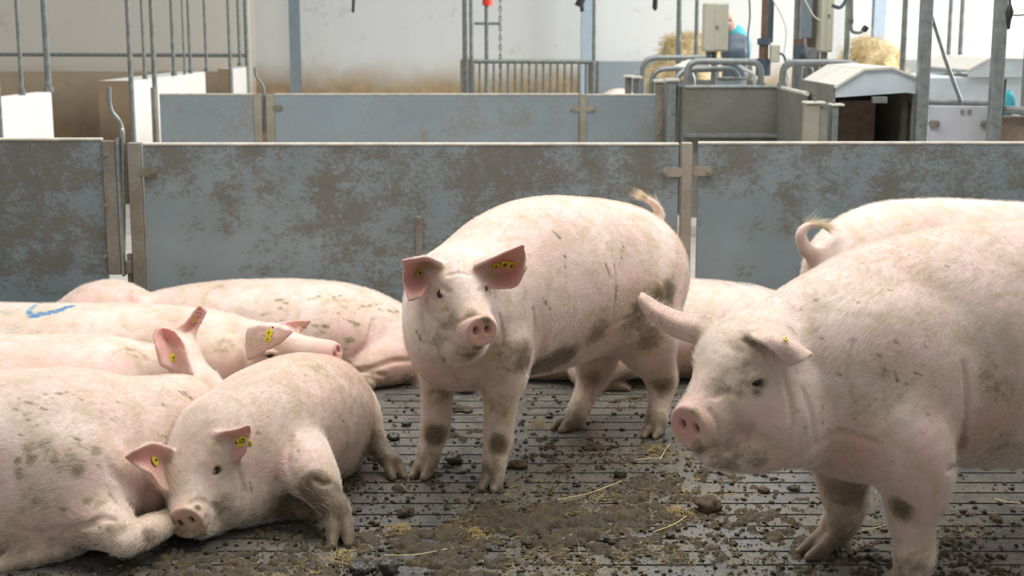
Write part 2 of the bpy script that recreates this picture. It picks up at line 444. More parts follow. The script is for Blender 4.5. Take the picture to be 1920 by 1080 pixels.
class Pig:
    def __init__(s, label, h=.006, hair=0, seed=1, group='pigs in the pen'):
        s.p = []; s.label = label; s.h = h; s.paints = []; s.post = []; s.hair = hair; s.seed = seed; s.ears = []; s.nohair = []; s.group = group
    # every list row: pixel column, pixel row, depth, radius (across), radius (upright), radii in pixels there
    def row(s, q):
        P = W(q[0], q[1], q[2]); m = S(P); rs = q[3] * m; ru = (q[4] if len(q) > 4 else q[3]) * m
        return [*P, rs, ru]
    def limb(s, pts, k=.03, n=4, mode=1, up=None):
        s.p.append(Limb([s.row(q) for q in pts], k, n, mode, up)); return s
    def ell(s, u, v, Y, rx, ry, rz, k=.03, mode=1, rot=0.0, tilt=0.0):
        """radii in metres along (in-picture across, depth, up), turned by rot in the picture plane"""
        P = W(u, v, Y); c, d = math.cos(rot), math.sin(rot)
        M = np.array([[c, 0, d], [0, 1, 0], [-d, 0, c]])
        if tilt:
            e, f = math.cos(tilt), math.sin(tilt); M = M @ np.array([[e, f, 0], [-f, e, 0], [0, 0, 1]])
        s.p.append(Ell(P, (rx, ry, rz), M, k, mode)); return s
    def ear(s, rows, th=.0045, k=.02, inside=True):
        """inside: the photograph shows the inner face"""
        e = Sheet([[W(u, v, Y) for u, v, Y in r] for r in rows], th, k, 1)
        i, j = e.n // 2, e.m // 2; nn = np.cross(e.C[i, j + 1] - e.C[i, j], e.C[i + 1, j] - e.C[i, j])
        e.inner = (1 if np.dot(nn, CAM - e.C[i, j]) > 0 else -1) * (1 if inside else -1)
        s.p.append(e); s.ears.append(e); return e
    def paint(s, ch, u, v, Y, r, a=1.0):
        P = W(u, v, Y); s.paints.append((ch, P, r * S(P), a)); return s
    def surf(s, u, v, Y, reach=.45):
        """where the line of sight through a pixel first meets the body"""
        t = np.linspace(Y - reach, Y + reach, 110); X = np.array([W(u, v, y) for y in t])
        f = evalf(s.p, X.astype(np.float32), .05); i = np.nonzero((f[1:] < 0) & (f[:-1] >= 0))[0]
        if not len(i): return None
        i = i[0]; a = f[i] / (f[i] - f[i + 1]); return X[i] * (1 - a) + X[i + 1] * a
    def crease(s, pts, Y, w=3.0, k=.012, add=False, taper=True):
        """a fold pressed into (or raised on) the skin along a path of pixels"""
        P = [s.surf(u, v, Y) for u, v in pts]; P = [p for p in P if p is not None]
        if len(P) < 2: return s
        n = len(P); rows = []
        for i, p in enumerate(P):
            r = w * S(p) * (.45 + .55 * math.sin(math.pi * (i + .5) / n) if taper else 1); rows.append([*p, r, r])
        s.late = getattr(s, 'late', []) + [Limb(rows, k, 4, 1 if add else -1)]
        return s
    def hoof(s, u, v, Y, dx, dy, size=1.0, fet=None, dew=True):
        """u,v,Y: the fetlock; dx,dy: the way the toes point on the ground"""
        P = W(u, v, Y); d = nrm([dx, dy, 0]); q = np.array([-d[1], d[0], 0]); z = P[2]
        L = .075 * size
        for sg in (-1, 1):
            a = P + q * sg * .012 * size
            m = P + d * L * .55 + q * sg * .02 * size; m[2] = max(z * .45, .022 * size)
            b = P + d * L * 1.05 + q * sg * .021 * size; b[2] = .011 * size
            s.p.append(Limb([[*a, .022 * size, .024 * size], [*m, .0185 * size, .022 * size], [*b, .010 * size, .010 * size]], .010, 4))
            if dew:
                a2 = P - d * .018 * size + q * sg * .015 * size; b2 = P - d * .038 * size + q * sg * .022 * size; b2[2] = max(.012, z - .045 * size)
                s.p.append(Limb([[*a2, .012 * size] * 1 + [.012 * size], [*b2, .008 * size, .008 * size]], .008, 3))
        c = P + d * L * .5; c[2] = .02
        s.paints.append((1, c, .085 * size, -.75)); s.nohair.append((c, .05 * size))
        return s
    def head(s, c, tip, up=(0, 0, 1), sc=1.0, eyes=(1, 1), mouth=True, width=1.0, jowl=1.0, closed=False):
        """c and tip are points (u,v,Y): middle of the skull and middle of the snout disc"""
        C = W(*c); T = W(*tip); X = nrm(T - C); Z = nrm(np.asarray(up, float) - X * np.dot(up, X)); Yl = np.cross(Z, X)
        D = np.linalg.norm(T - C); b_ = .047 * sc; a_ = math.sqrt(max(D * D - b_ * b_, 1e-4)); L = a_ / .245
        X, Z = (a_ * X + b_ * Z) / D, (a_ * Z - b_ * X) / D          # the disc sits below the skull axis
        M = np.stack([X, Yl, Z]); s.HM = M; s.HC = C; s.sc = sc
        wv = width
        def hp(x, y, z): return C + X * x * L + Yl * y * sc * wv + Z * z * sc
        s.hp = hp
        def lim(rows, k=.02, mode=1, n=4):
            s.p.append(Limb([[*hp(x, y, z), a * sc * wv, b * sc] for x, y, z, a, b in rows], k, n, mode, up=Z))
        def el(x, y, z, a, b, c_, k=.02, mode=1, rz=0.0):
            MM = M
            if rz:
                cc, ss = math.cos(rz), math.sin(rz); MM = np.array([[cc, ss, 0], [-ss, cc, 0], [0, 0, 1]]) @ M
            s.p.append(Ell(hp(x, y, z), (a * sc, b * sc, c_ * sc), MM, k, mode))
        el(-.03, 0, .012, .115, .098, .105, .03)
        lim([(-.02, 0, .0, .094, .105), (.06, 0, .0, .073, .088), (.12, 0, -.018, .057, .068), (.18, 0, -.036, .050, .052), (.225, 0, -.045, .045, .044)], .03)
        for sg in (-1, 1):
            el(-.010, sg * .074, -.078, .108, .055 * jowl, .090 * jowl, .035)
            el(.065, sg * .047, .056, .030, .022, .019, .022)             # brow
            el(.085, sg * .055, -.035, .050, .030, .042, .03)             # cheek
        lim([(-.02, 0, -.108, .075, .058), (.08, 0, -.110, .056, .046), (.15, 0, -.102, .040, .030), (.20, 0, -.094, .030, .020)], .022)
        # snout disc
        s.p.append(Limb([[*hp(.222, 0, -.046), .046 * sc, .042 * sc], [*hp(.240, 0, -.047), .0475 * sc, .043 * sc]], .012, 3, 1, up=Z))
        a = hp(.288, 0, -.047); s.p.append(Ell(a, (.030 * sc, .09 * sc, .09 * sc), M, .006, -1))
        for sg in (-1, 1):
            el(.262, sg * .0180, -.043, .026, .0092, .0135, .005, -1)
            if mouth:
                lim([(.222, sg * .022, -.088, .003, .0028), (.19, sg * .040, -.084, .003, .0035), (.145, sg * .058, -.088, .003, .0045), (.10, sg * .076, -.083, .004, .005), (.075, sg * .090, -.070, .004, .004)], .008, -1, 3)
        mats = []
        for i, sg in enumerate((1, -1)):
            if not eyes[i]: continue
            ex, ey, ez = .090, sg * .070, .027
            s.p.append(Ell(hp(ex, ey * 1.06, ez), (.020 * sc, .017 * sc, .013 * sc), M, .012, -1))
            lim([(ex - .022, ey * .98, ez - .004, .006, .004), (ex - .006, ey * 1.05, ez + .0125, .008, .0075), (ex + .012, ey * .97, ez + .011, .008, .0075), (ex + .022, ey * .86, ez - .004, .006, .004)], .006)
            lim([(ex - .022, ey * .98, ez - .004, .004, .004), (ex - .004, ey * 1.03, ez - .013, .005, .0045), (ex + .014, ey * .94, ez - .012, .005, .004), (ex + .022, ey * .86, ez - .004, .004, .004)], .006)
            s.post.append(('eye', hp(ex + .001, ey * .985, ez - .001), .0112 * sc))
            s.paints.append((0, hp(ex, ey, ez), .022 * sc, -.45))
            s.nohair.append((hp(ex, ey, ez), .018 * sc))
        s.paints.append((0, hp(.245, 0, -.05), .052 * sc, -1.1))
        s.nohair.append((hp(.25, 0, -.05), .056 * sc))
        s.paints.append((0, hp(.19, 0, -.09), .05 * sc, -.3))
        s.nostr = [hp(.226, sg * .0180, -.043) for sg in (-1, 1)]
        for q in s.nostr: s.paints.append((1, q, .012 * sc, -1.3))
        return s
    def tag(s, e, u, v, kind='round', rot=0.0, size=1.0, off=0.0, colour=None):
        s.post.append(('tag', e, u, v, kind, rot, size)); return s
    def eartag_mesh(s, e, u, v, kind, rot, size):
        d = ray(u, v); loc, no, fi, dist = e.bvh.ray_cast(Vector(CAM), Vector(d))
        if loc is None: 
            loc, no, fi, dist = e.bvh.find_nearest(Vector(W(u, v, float(e.C[..., 1].mean()))))
        loc = np.array(loc); no = np.array(no)
        if np.dot(no, d) > 0: no = -no
        base = loc + no * (e.th * 1.5 + .002)
        a = nrm(np.cross(no, [0, 0, 1])); b = np.cross(no, a)
        ca, sa = math.cos(rot), math.sin(rot); a, b = a * ca + b * sa, b * ca - a * sa
        mb = MB()
        if kind == 'round': out = [(math.cos(t) * .0135, math.sin(t) * .0135) for t in np.linspace(0, 2 * math.pi, 20, endpoint=False)]
        else: out = [(-.008, .006), (-.003, .0095), (.012, .012), (.034, .013), (.041, .007), (.041, -.007), (.034, -.013), (.012, -.012), (-.003, -.0095), (-.008, -.006)]
        n = len(out); tk = .0028
        ring = lambda z, m: [base + (a * x + b * y) * size * m + no * z for x, y in out]
        vs = ring(0, 1) + ring(tk * .7, 1) + ring(tk, .88)
        fs = [(i + j * n, (i + 1) % n + j * n, (i + 1) % n + (j + 1) * n, i + (j + 1) * n) for j in (0, 1) for i in range(n)] + [tuple(range(2 * n, 3 * n)), tuple(range(n - 1, -1, -1))]
        mb.add(vs, fs)
        mb2 = MB()
        r2 = [base + (a * math.cos(t) + b * math.sin(t)) * .0030 * size for t in np.linspace(0, 2 * math.pi, 12, endpoint=False)]
        mb2.add([p + no * tk for p in r2] + [p + no * (tk + .003) for p in r2], [(i, (i + 1) % 12, (i + 1) % 12 + 12, i + 12) for i in range(12)] + [tuple(range(12, 24))])
        if kind != 'round':
            rr = random.Random(int(u)); 
            for kx in range(4):
                x0 = .011 + kx * .0065
                c = [(x0, -.006), (x0 + .003, -.006), (x0 + .003, .006 - .004 * rr.random()), (x0, .006)]
                mb2.add([base + (a * x + b * y) * size + no * (tk + .0004) for x, y in c], [(0, 1, 2, 3)])
        return mb, mb2
    def finish(s):
        hit = []
        for ch, P, r, a in s.paints:
            d = P - CAM; q = None
            if abs(P[0]) < 1.9 and a > 0:
                t = np.linspace(.88, 1.12, 80)[:, None]; X = CAM + d * t; f = evalf(s.p, X.astype(np.float32), .05)
                i = np.nonzero((f[1:] < 0) & (f[:-1] >= 0))[0]
                if len(i): q = X[i[0]]
            hit.append((ch, q if q is not None else P, r, a))
        s.paints = hit
        s.p = s.p + getattr(s, 'late', [])
        V, Q, N, Hd = solve(s.p, s.h)
        tone = np.zeros((len(V), 4), np.float32); tone[:, 3] = 1
        wob = .8 + .4 * vnoise(V, 14, s.seed)
        for ch, P, r, a in s.paints:
            d2 = ((V - P) ** 2).sum(1) / (r * wob) ** 2
            tone[:, ch] = np.maximum(tone[:, ch], abs(a) * np.exp(-d2 * .9) * 1.15)
        lowz = np.clip((.16 - V[:, 2]) / .16, 0, 1); tone[:, 1] = np.maximum(tone[:, 1], lowz * .46)
        bel = np.clip(-N[:, 2] - .25, 0, 1) * .45; tone[:, 0] = np.maximum(tone[:, 0], bel)
        for e in s.ears:
            ix = np.nonzero(((V > e.lo - .01) & (V < e.hi + .01)).all(1))[0]
            for i in ix:
                r = e.bvh.find_nearest(Vector(V[i].tolist()), .02)
                if r[0] is None: continue
                side = np.dot(N[i], np.array(r[1])) * e.inner
                rw = (r[2] // (e.m - 1)) / (e.n - 2)
                amt = (.95 if side > .1 else .22) * min(1, .35 + rw * 1.5)
                tone[i, 0] = max(tone[i, 0], amt)
                if side > .1: Hd[i] = 0
        c = tone[:, :3]; np.clip(c, 0, 1, out=c)
        # shallow folds and lumps of the hide
        lump = (vnoise(V, 9, s.seed + 3) - .5) * .007 + (vnoise(V, 26, s.seed + 5) - .5) * .0022
        body = 1 - np.clip(tone[:, 0] * 1.2, 0, 1)
        V = V + N * (lump * body)[:, None]
        V[:, 2] = np.maximum(V[:, 2], .0015)
        base = np.array([float(V[:, 0].mean()), float(V[:, 1].mean()), 0.0])
        me = bpy.data.meshes.new('pig')
        me.vertices.add(len(V)); me.vertices.foreach_set('co', (V - base).astype(np.float32).reshape(-1))
        me.loops.add(len(Q) * 4); me.loops.foreach_set('vertex_index', Q.reshape(-1).astype(np.int32))
        me.polygons.add(len(Q)); me.polygons.foreach_set('loop_start', np.arange(len(Q), dtype=np.int32) * 4)
        me.update(calc_edges=True)
        me.polygons.foreach_set('use_smooth', np.ones(len(Q), bool))
        at = me.attributes.new('tone', 'FLOAT_COLOR', 'POINT'); at.data.foreach_set('color', tone.reshape(-1))
        me.materials.append(SKIN)
        o = bpy.data.objects.new('pig', me); COL.objects.link(o); o.location = base
        tag(o, s.label, 'pig', s.group); WLOC[o.name] = tuple(base)
        s.o = o; s.base = base
        for it in s.post:
            if it[0] == 'eye':
                c, r = it[1], it[2]; vs = []; fs = []; a, b = 16, 10
                for i in range(b + 1):
                    for j in range(a):
                        t, ph = math.pi * i / b, 2 * math.pi * j / a
                        vs.append(c + r * np.array([math.sin(t) * math.cos(ph), math.sin(t) * math.sin(ph), math.cos(t)]))
                fs = [(i * a + j, i * a + (j + 1) % a, (i + 1) * a + (j + 1) % a, (i + 1) * a + j) for i in range(b) for j in range(a)]
                MB().add(vs, fs, True).build('eye', EYEM, o)
            elif it[0] == 'tag':
                m1, m2 = s.eartag_mesh(*it[1:]); t_ = m1.build('ear_tag', TAGM, o); WLOC[t_.name] = tuple(base)
                t_['label'] = 'yellow plastic ear tag'
                x = m2.build('tag_stud', TAGD, t_)
        if s.hair:
            rng = np.random.default_rng(s.seed)
            A = V[Q]; ar = np.linalg.norm(np.cross(A[:, 2] - A[:, 0], A[:, 3] - A[:, 1]), axis=1) * .5
            cen = A.mean(1); vis = (np.einsum('ij,ij->i', N[Q[:, 0]], CAM - cen) > -.25 * np.linalg.norm(CAM - cen, axis=1))
            wts = ar * np.where(vis, 1, .12); 
            for P, r in s.nohair: wts = wts * (((cen - P) ** 2).sum(1) > r * r)
            wts = wts * (np.abs(Hd[Q[:, 0]]).sum(1) > .1)
            wts = wts * np.clip(1.1 - tone[Q[:, 0], 0] * 1.1, .1, 1)
            wts = wts * np.clip(1.15 - tone[Q[:, 0], 1] * 1.9, .06, 1)
            pick = rng.choice(len(Q), s.hair, p=wts / wts.sum())
            b = rng.random((s.hair, 2)); q = A[pick]
            P0 = (q[:, 0] * ((1 - b[:, :1]) * (1 - b[:, 1:])) + q[:, 1] * (b[:, :1] * (1 - b[:, 1:])) + q[:, 2] * (b[:, :1] * b[:, 1:]) + q[:, 3] * ((1 - b[:, :1]) * b[:, 1:]))
            n = N[Q[pick, 0]]; h = Hd[Q[pick, 0]].copy()
            jit = np.stack([vnoise(P0, 11, s.seed + a) - .5 for a in (1, 2, 3)], 1) * 1.3 + rng.normal(0, .22, (s.hair, 3))
            h = h + jit; h = h - n * (h * n).sum(1)[:, None]; h /= np.linalg.norm(h, axis=1)[:, None] + 1e-6
            ln = (.011 + .012 * rng.random(s.hair))[:, None]
            P1 = P0 + (h * .82 + n * .34) * ln * .5; P2 = P0 + (h * .95 + n * .30) * ln
            make_curves('bristles', np.stack([P0 - n * .001, P1, P2], 1) - base, .00022, HAIR, o)
        return o
    def tuft(s, pts, n=120, ln=.05, spread=.5, r=.0005, seed=3):
        """long bristles along the last stretch of a tail; pts as (u,v,Y)"""
        s._t = (pts, n, ln, spread, r, seed)
        P = catmull(np.array([W(*p) for p in pts]), 6); rng = np.random.default_rng(seed)
        t = rng.random(n) ** .7 * (len(P) - 1.01); i = t.astype(int); f = (t - i)[:, None]
        P0 = P[i] * (1 - f) + P[i + 1] * f; T = P[i + 1] - P[i]; T /= np.linalg.norm(T, axis=1)[:, None]
        rd = rng.normal(0, 1, (n, 3)); rd /= np.linalg.norm(rd, axis=1)[:, None]
        d = T + rd * spread; L = (ln * (.5 + .7 * rng.random(n)))[:, None]
        st = np.stack([P0, P0 + d * L * .5 + rd * .002, P0 + d * L * .95 + T * L * .25 - np.array([0, 0, 1]) * L * .12], 1)
        make_curves('tail_hair', st - s.base, r, TAILHAIR, s.o)

PIGS = {}
def pig_centre():
    p = Pig('standing pig in the centre facing the camera, dung on its belly, tail raised', h=.0046, hair=60000, seed=1)
    # trunk, shoulder to ham
    p.limb([(872, 600, 4.36, 92, 118), (930, 560, 4.50, 118, 148), (1010, 532, 4.66, 122, 158), (1090, 522, 4.82, 118, 146), (1160, 520, 4.95, 110, 132), (1196, 525, 5.03, 92, 112)], .05, 5)
    p.ell(850, 610, 4.34, .155, .16, .20, .06)                       # shoulder mass left
    p.limb([(905, 560, 4.42, 95, 105), (870, 560, 4.30, 92, 95), (850, 565, 4.22, 80, 82)], .06)          # neck
    p.ell(1185, 560, 4.86, .150, .15, .20, .06)                      # near ham
    p.ell(940, 650, 4.34, .095, .10, .17, .05)                      # near shoulder blade
    # near fore leg
    p.limb([(938, 640, 4.32, 50, 70), (941, 700, 4.30, 36, 40), (939, 745, 4.30, 29), (936, 790, 4.30, 25), (934, 822, 4.30, 24), (928, 852, 4.29, 20), (925, 880, 4.27, 21)], .03)
    p.hoof(925, 884, 4.27, -.25, -1, .95)
    # far fore leg
    p.limb([(832, 630, 4.42, 54, 66), (822, 695, 4.42, 34), (820, 745, 4.43, 26), (818, 785, 4.43, 24), (814, 812, 4.43, 23), (806, 838, 4.42, 20), (802, 862, 4.40, 21)], .03)
    p.hoof(800, 866, 4.39, -.35, -1, .95)
    # near hind leg (right)
    p.limb([(1205, 600, 4.86, 70, 80), (1215, 650, 4.86, 46, 50), (1232, 685, 4.90, 31), (1241, 715, 4.92, 26), (1237, 750, 4.90, 19), (1232, 780, 4.87, 19), (1228, 800, 4.84, 20)], .03)
    p.hoof(1228, 803, 4.84, -.4, -1, .9)
    # far hind leg
    p.limb([(1120, 600, 5.00, 60, 70), (1118, 645, 5.02, 44), (1118, 680, 5.04, 34), (1112, 706, 5.06, 27), (1098, 738, 5.03, 20), (1086, 768, 4.98, 19), (1076, 790, 4.92, 19)], .03)
    p.hoof(1072, 793, 4.92, -.9, -.8, .95)
    # belly line
    p.limb([(950, 640, 4.55, 70, 62), (1040, 625, 4.72, 62, 58), (1120, 600, 4.88, 50, 45)], .05)
    for u, v, Y in ((1000, 686, 4.50), (1030, 682, 4.56), (1062, 672, 4.62), (1092, 660, 4.70), (1115, 648, 4.76)):
        P = W(u, v, Y); p.p.append(Limb([[*P, .012, .012], [P[0], P[1], P[2] - .02, .006, .006]], .012, 2))
    # tail
    p.limb([(1222, 440, 5.10, 12), (1234, 418, 5.13, 9), (1236, 398, 5.14, 7.5), (1227, 383, 5.13, 6), (1214, 374, 5.11, 4.5)], .02)
    # head
    p.head((848, 548, 4.16), (901, 620, 3.95), up=(0.05, -.25, 1), sc=1.02, width=.96, jowl=1.05)
    e1 = p.ear([[(892, 498, 4.08), (896, 492, 4.14), (908, 515, 4.17), (914, 536, 4.12)], [(918, 486, 4.08), (922, 483, 4.14), (934, 508, 4.19), (938, 540, 4.13)], [(950, 472, 4.09), (954, 474, 4.12), (963, 502, 4.17), (968, 535, 4.11)], [(981, 460, 4.06), (981, 468, 4.08), (984, 482, 4.10), (984, 506, 4.09)]])
    e2 = p.ear([[(826, 494, 4.06), (822, 498, 4.15), (812, 512, 4.18), (806, 526, 4.12)], [(800, 483, 4.03), (799, 490, 4.12), (794, 510, 4.17), (798, 536, 4.08)], [(776, 486, 4.01), (775, 494, 4.08), (776, 520, 4.12), (788, 554, 4.03)], [(756, 489, 4.02), (759, 503, 4.05), (757, 530, 4.08), (768, 563, 4.02)]])
    p.tag(e1, 948, 490, 'flap', -.35 + math.pi, 1.6).tag(e1, 930, 493, 'round', 0, .95).tag(e2, 781, 508, 'round', 0, 1.1)
    p.ell(855, 640, 4.08, .085, .09, .065, .05); p.ell(812, 625, 4.13, .06, .09, .085, .05)
    for a in ((1, 1258, 545, 4.9, 26, .85), (1, 1235, 560, 4.9, 30, .8), (1, 1205, 578, 4.75, 30, .6), (1, 1195, 600, 4.75, 34, .5), (1, 985, 676, 4.5, 30, .9), (1, 1040, 676, 4.55, 36, .95), (1, 900, 655, 3.95, 22, .6), (1, 915, 600, 4.0, 12, .5), (1, 840, 610, 4.0, 18, .5), (1, 862, 660, 4.0, 20, .4), (1, 1215, 640, 4.75, 38, .4), (1, 1010, 690, 4.55, 34, .9), (1, 1065, 668, 4.62, 30, .8), (1, 1120, 625, 4.75, 34, .6), (1, 960, 660, 4.5, 40, .35),
              (1, 933, 835, 4.25, 22, .95), (1, 814, 815, 4.35, 22, .85), (1, 885, 668, 4.0, 22, .6), (1, 1110, 712, 4.95, 26, .5), (1, 1244, 725, 4.9, 24, .6), (1, 820, 640, 4.1, 26, .4), (1, 845, 595, 4.05, 26, .35), (1, 880, 585, 3.98, 14, .4),
              (0, 1262, 570, 4.95, 30, .9), (0, 1225, 640, 4.8, 34, .6), (0, 1130, 620, 4.8, 40, .5), (1, 925, 760, 4.2, 40, .35), (1, 820, 740, 4.3, 36, .35), (1, 928, 900, 4.2, 26, .7), (1, 800, 885, 4.3, 26, .7)):
        p.paint(*a)
    for path, w in (([(806, 556), (814, 546), (828, 542), (842, 548)], 2.4), ([(812, 578), (824, 585), (838, 582)], 2), ([(800, 560), (804, 580), (814, 600), (830, 606)], 2.2), ([(838, 634), (850, 648), (868, 656), (886, 660)], 3.4),
                    ([(790, 590), (796, 625), (808, 650), (830, 672), (860, 684)], 3.2), ([(936, 590), (943, 625), (938, 655), (922, 680)], 3), ([(1001, 580), (1004, 620), (996, 655), (986, 690)], 3),
                    ([(850, 608), (866, 600), (884, 592), (900, 590)], 2.2), ([(1152, 500), (1154, 540), (1148, 590)], 1.6), ([(1215, 560), (1190, 590), (1165, 602), (1140, 620)], 4), ([(845, 690), (852, 705), (862, 720)], 4), ([(900, 545), (912, 540), (920, 548)], 2), ([(840, 516), (862, 511), (880, 515)], 1.2)):
        p.crease(path, 4.3, w)
    for u0, v0, u1, v1 in ((1171, 455, 1167, 490), (1060, 480, 1064, 530), (1150, 515, 1158, 545), (1152, 530, 1156, 560), (1136, 495, 1146, 520), (780, 622, 788, 640), (1020, 560, 1032, 578), (838, 595, 846, 602), (1036, 430, 1050, 446)):
        for k in range(6): p.paint(1, u0 + (u1 - u0) * k / 5, v0 + (v1 - v0) * k / 5, 4.5, 4, .55)
    p.finish(); p.tuft([(1236, 405, 5.13), (1229, 385, 5.13), (1214, 374, 5.11), (1206, 369, 5.1)], 260, .045, .5, .0005)
PIGS['A'] = pig_centre

def pig_right():
    p = Pig('huge standing pig at the right, its lowered head in profile with a broad muddy snout', h=.0046, hair=90000, seed=2)
    p.limb([(1560, 700, 3.52, 130, 165), (1660, 668, 3.58, 168, 205), (1800, 645, 3.66, 180, 215), (1960, 632, 3.76, 178, 218), (2120, 625, 3.86, 165, 205), (2240, 625, 3.93, 140, 175)], .06, 5)
    p.ell(1650, 735, 3.40, .20, .12, .23, .08)                        # shoulder
    p.limb([(1600, 650, 3.56, 110, 135), (1500, 690, 3.50, 110, 140), (1430, 705, 3.46, 95, 120)], .07)
    p.ell(1575, 820, 3.50, .13, .11, .085, .06)                        # throat
    p.ell(2210, 700, 3.75, .2, .14, .25, .08); p.ell(2210, 700, 4.0, .18, .12, .22, .08)
    # near fore leg
    p.limb([(1672, 800, 3.36, 88, 90), (1705, 850, 3.33, 72, 72), (1718, 905, 3.33, 57), (1712, 950, 3.34, 44), (1710, 985, 3.34, 37), (1716, 1020, 3.34, 33), (1712, 1055, 3.33, 35)], .04)
    p.hoof(1708, 1068, 3.325, -.75, -.6, 1.12)
    # far fore leg
    p.limb([(1585, 810, 3.62, 80, 80), (1582, 865, 3.66, 52), (1580, 905, 3.68, 42), (1586, 940, 3.69, 36), (1580, 968, 3.69, 31), (1568, 992, 3.68, 30)], .04)
    p.hoof(1560, 1000, 3.67, -1, -.35, 1.1)
    for u, v, Y, dx in ((2250, 800, 3.72, 0), (2290, 790, 4.02, 0)):
        P = W(u, v, Y)
        p.p.append(Limb([[*P, .12, .13], [P[0] + .04, P[1], .42, .075, .075], [P[0] + .09, P[1], .27, .04, .045], [P[0] + .07, P[1], .13, .028, .028], [P[0] + .05, P[1], .06, .03, .03]], .04, 4))
        for sg in (-1, 1):
            p.p.append(Limb([[P[0] + .05, P[1] + sg * .012, .06, .024, .024], [P[0] - .02, P[1] + sg * .022, .015, .013, .013]], .01, 3))
    # belly
    p.limb([(1740, 740, 3.62, 110, 100), (1860, 752, 3.70, 120, 110), (2000, 750, 3.8, 120, 105), (2120, 730, 3.88, 110, 90)], .06)
    for u, v, Y in ((1760, 838, 3.60), (1810, 856, 3.62), (1850, 860, 3.64), (1900, 860, 3.68), (1960, 858, 3.72)):
        P = W(u, v, Y); p.p.append(Limb([[*P, .018, .018], [P[0], P[1], P[2] - .022, .009, .009]], .02, 2))
    # elbow wart
    p.ell(1776, 866, 3.30, .012, .012, .012, .008)
    p.head((1414, 700, 3.36), (1296, 802, 3.22), up=(-.12, -.15, 1), sc=1.16, width=1.02, jowl=1.12)
    p.ell(1495, 800, 3.36, .085, .08, .10, .05); p.ell(1392, 668, 3.38, .105, .10, .09, .05); p.limb([(1322, 846, 3.24, 22, 18), (1360, 852, 3.25, 36, 28), (1430, 842, 3.30, 50, 44)], .03)                       # cheek fold
    e1 = p.ear([[(1330, 597, 3.42), (1322, 620, 3.40), (1316, 642, 3.42)], [(1280, 590, 3.46), (1268, 607, 3.44), (1264, 628, 3.46)], [(1238, 571, 3.50), (1230, 586, 3.48), (1228, 603, 3.50)], [(1204, 552, 3.54), (1201, 562, 3.53), (1203, 574, 3.54)]], th=.005, k=.03, inside=False)
    e2 = p.ear([[(1418, 624, 3.32), (1450, 610, 3.36), (1484, 632, 3.36)], [(1412, 632, 3.24), (1455, 626, 3.25), (1492, 640, 3.28)], [(1450, 654, 3.20), (1478, 646, 3.19), (1503, 652, 3.23)], [(1480, 684, 3.19), (1500, 676, 3.18), (1520, 664, 3.21)]], th=.005, k=.03, inside=False)
    p.tag(e2, 1472, 642, 'round', 0, .5)
    for a in ((1, 1360, 870, 3.2, 60, .38), (1, 1310, 845, 3.2, 22, .6), (1, 1300, 770, 3.15, 20, .45), (1, 1690, 955, 3.3, 30, .8), (1, 1600, 930, 3.6, 60, .5), (1, 1700, 750, 3.3, 60, .2), (1, 1600, 760, 3.35, 60, .2),
              (1, 1380, 690, 3.25, 50, .3), (1, 1850, 700, 3.45, 60, .2), (1, 1880, 840, 3.5, 60, .3), (1, 1570, 1010, 3.6, 50, .6), (1, 1720, 1060, 3.3, 40, .45), (0, 1850, 800, 3.5, 90, .6), (0, 1590, 850, 3.4, 70, .6), (0, 1480, 860, 3.35, 60, .5),
              (0, 1380, 800, 3.2, 50, .35), (0, 1440, 770, 3.2, 50, .35), (0, 1690, 680, 3.3, 50, .25), (0, 1730, 870, 3.25, 60, .3), (1, 1420, 860, 3.25, 40, .35), (1, 1350, 720, 3.2, 30, .4), (1, 1400, 640, 3.3, 50, .3), (1, 1430, 720, 3.3, 12, .6), (1, 1420, 735, 3.3, 12, .6), (1, 1740, 500, 3.4, 40, .15), (1, 1640, 690, 3.4, 60, .2), (1, 1880, 720, 3.4, 60, .25)):
        p.paint(*a)
    for path, w in (([(1322, 858), (1345, 848), (1372, 836), (1392, 818), (1406, 800)], 11), ([(1392, 700), (1404, 686), (1424, 682), (1442, 692)], 3), ([(1398, 722), (1416, 732), (1438, 726)], 2.6), ([(1466, 690), (1474, 725), (1484, 765), (1482, 810), (1468, 850)], 4.5), ([(1505, 730), (1524, 780), (1528, 830)], 4),
                    ([(1806, 680), (1812, 740), (1808, 800), (1795, 850), (1778, 880)], 8), ([(1480, 868), (1530, 836), (1580, 812), (1640, 830)], 6), ([(1340, 745), (1365, 735), (1390, 745)], 3), ([(1330, 770), (1342, 790), (1346, 815)], 3), ([(1395, 640), (1430, 655), (1440, 680)], 3), ([(1600, 640), (1590, 700), (1600, 760)], 2)):
        p.crease(path, 3.4, w)
    rr = random.Random(12)
    for k in range(34):
        u0, v0 = rr.uniform(1480, 1900), rr.uniform(480, 830); L = rr.uniform(3, 15)
        for j in range(3): p.paint(1, u0 + L * j / 2, v0 + L * .35 * j / 2, 3.45, rr.uniform(2.6, 4), .5)
    p.crease([(1326, 868), (1350, 860), (1378, 848), (1396, 834)], 3.3, 8, add=True)
    for u0, v0, u1, v1 in ((1480, 605, 1490, 635), (1488, 610, 1495, 640), (1640, 660, 1652, 668), (1570, 700, 1590, 712), (1680, 640, 1690, 650), (1700, 720, 1712, 730), (1600, 560, 1612, 566), (1680, 700, 1684, 718), (1545, 760, 1552, 774)):
        for k in range(5): p.paint(1, u0 + (u1 - u0) * k / 4, v0 + (v1 - v0) * k / 4, 3.4, 4.5, .5)
    p.finish()
PIGS['B'] = pig_right

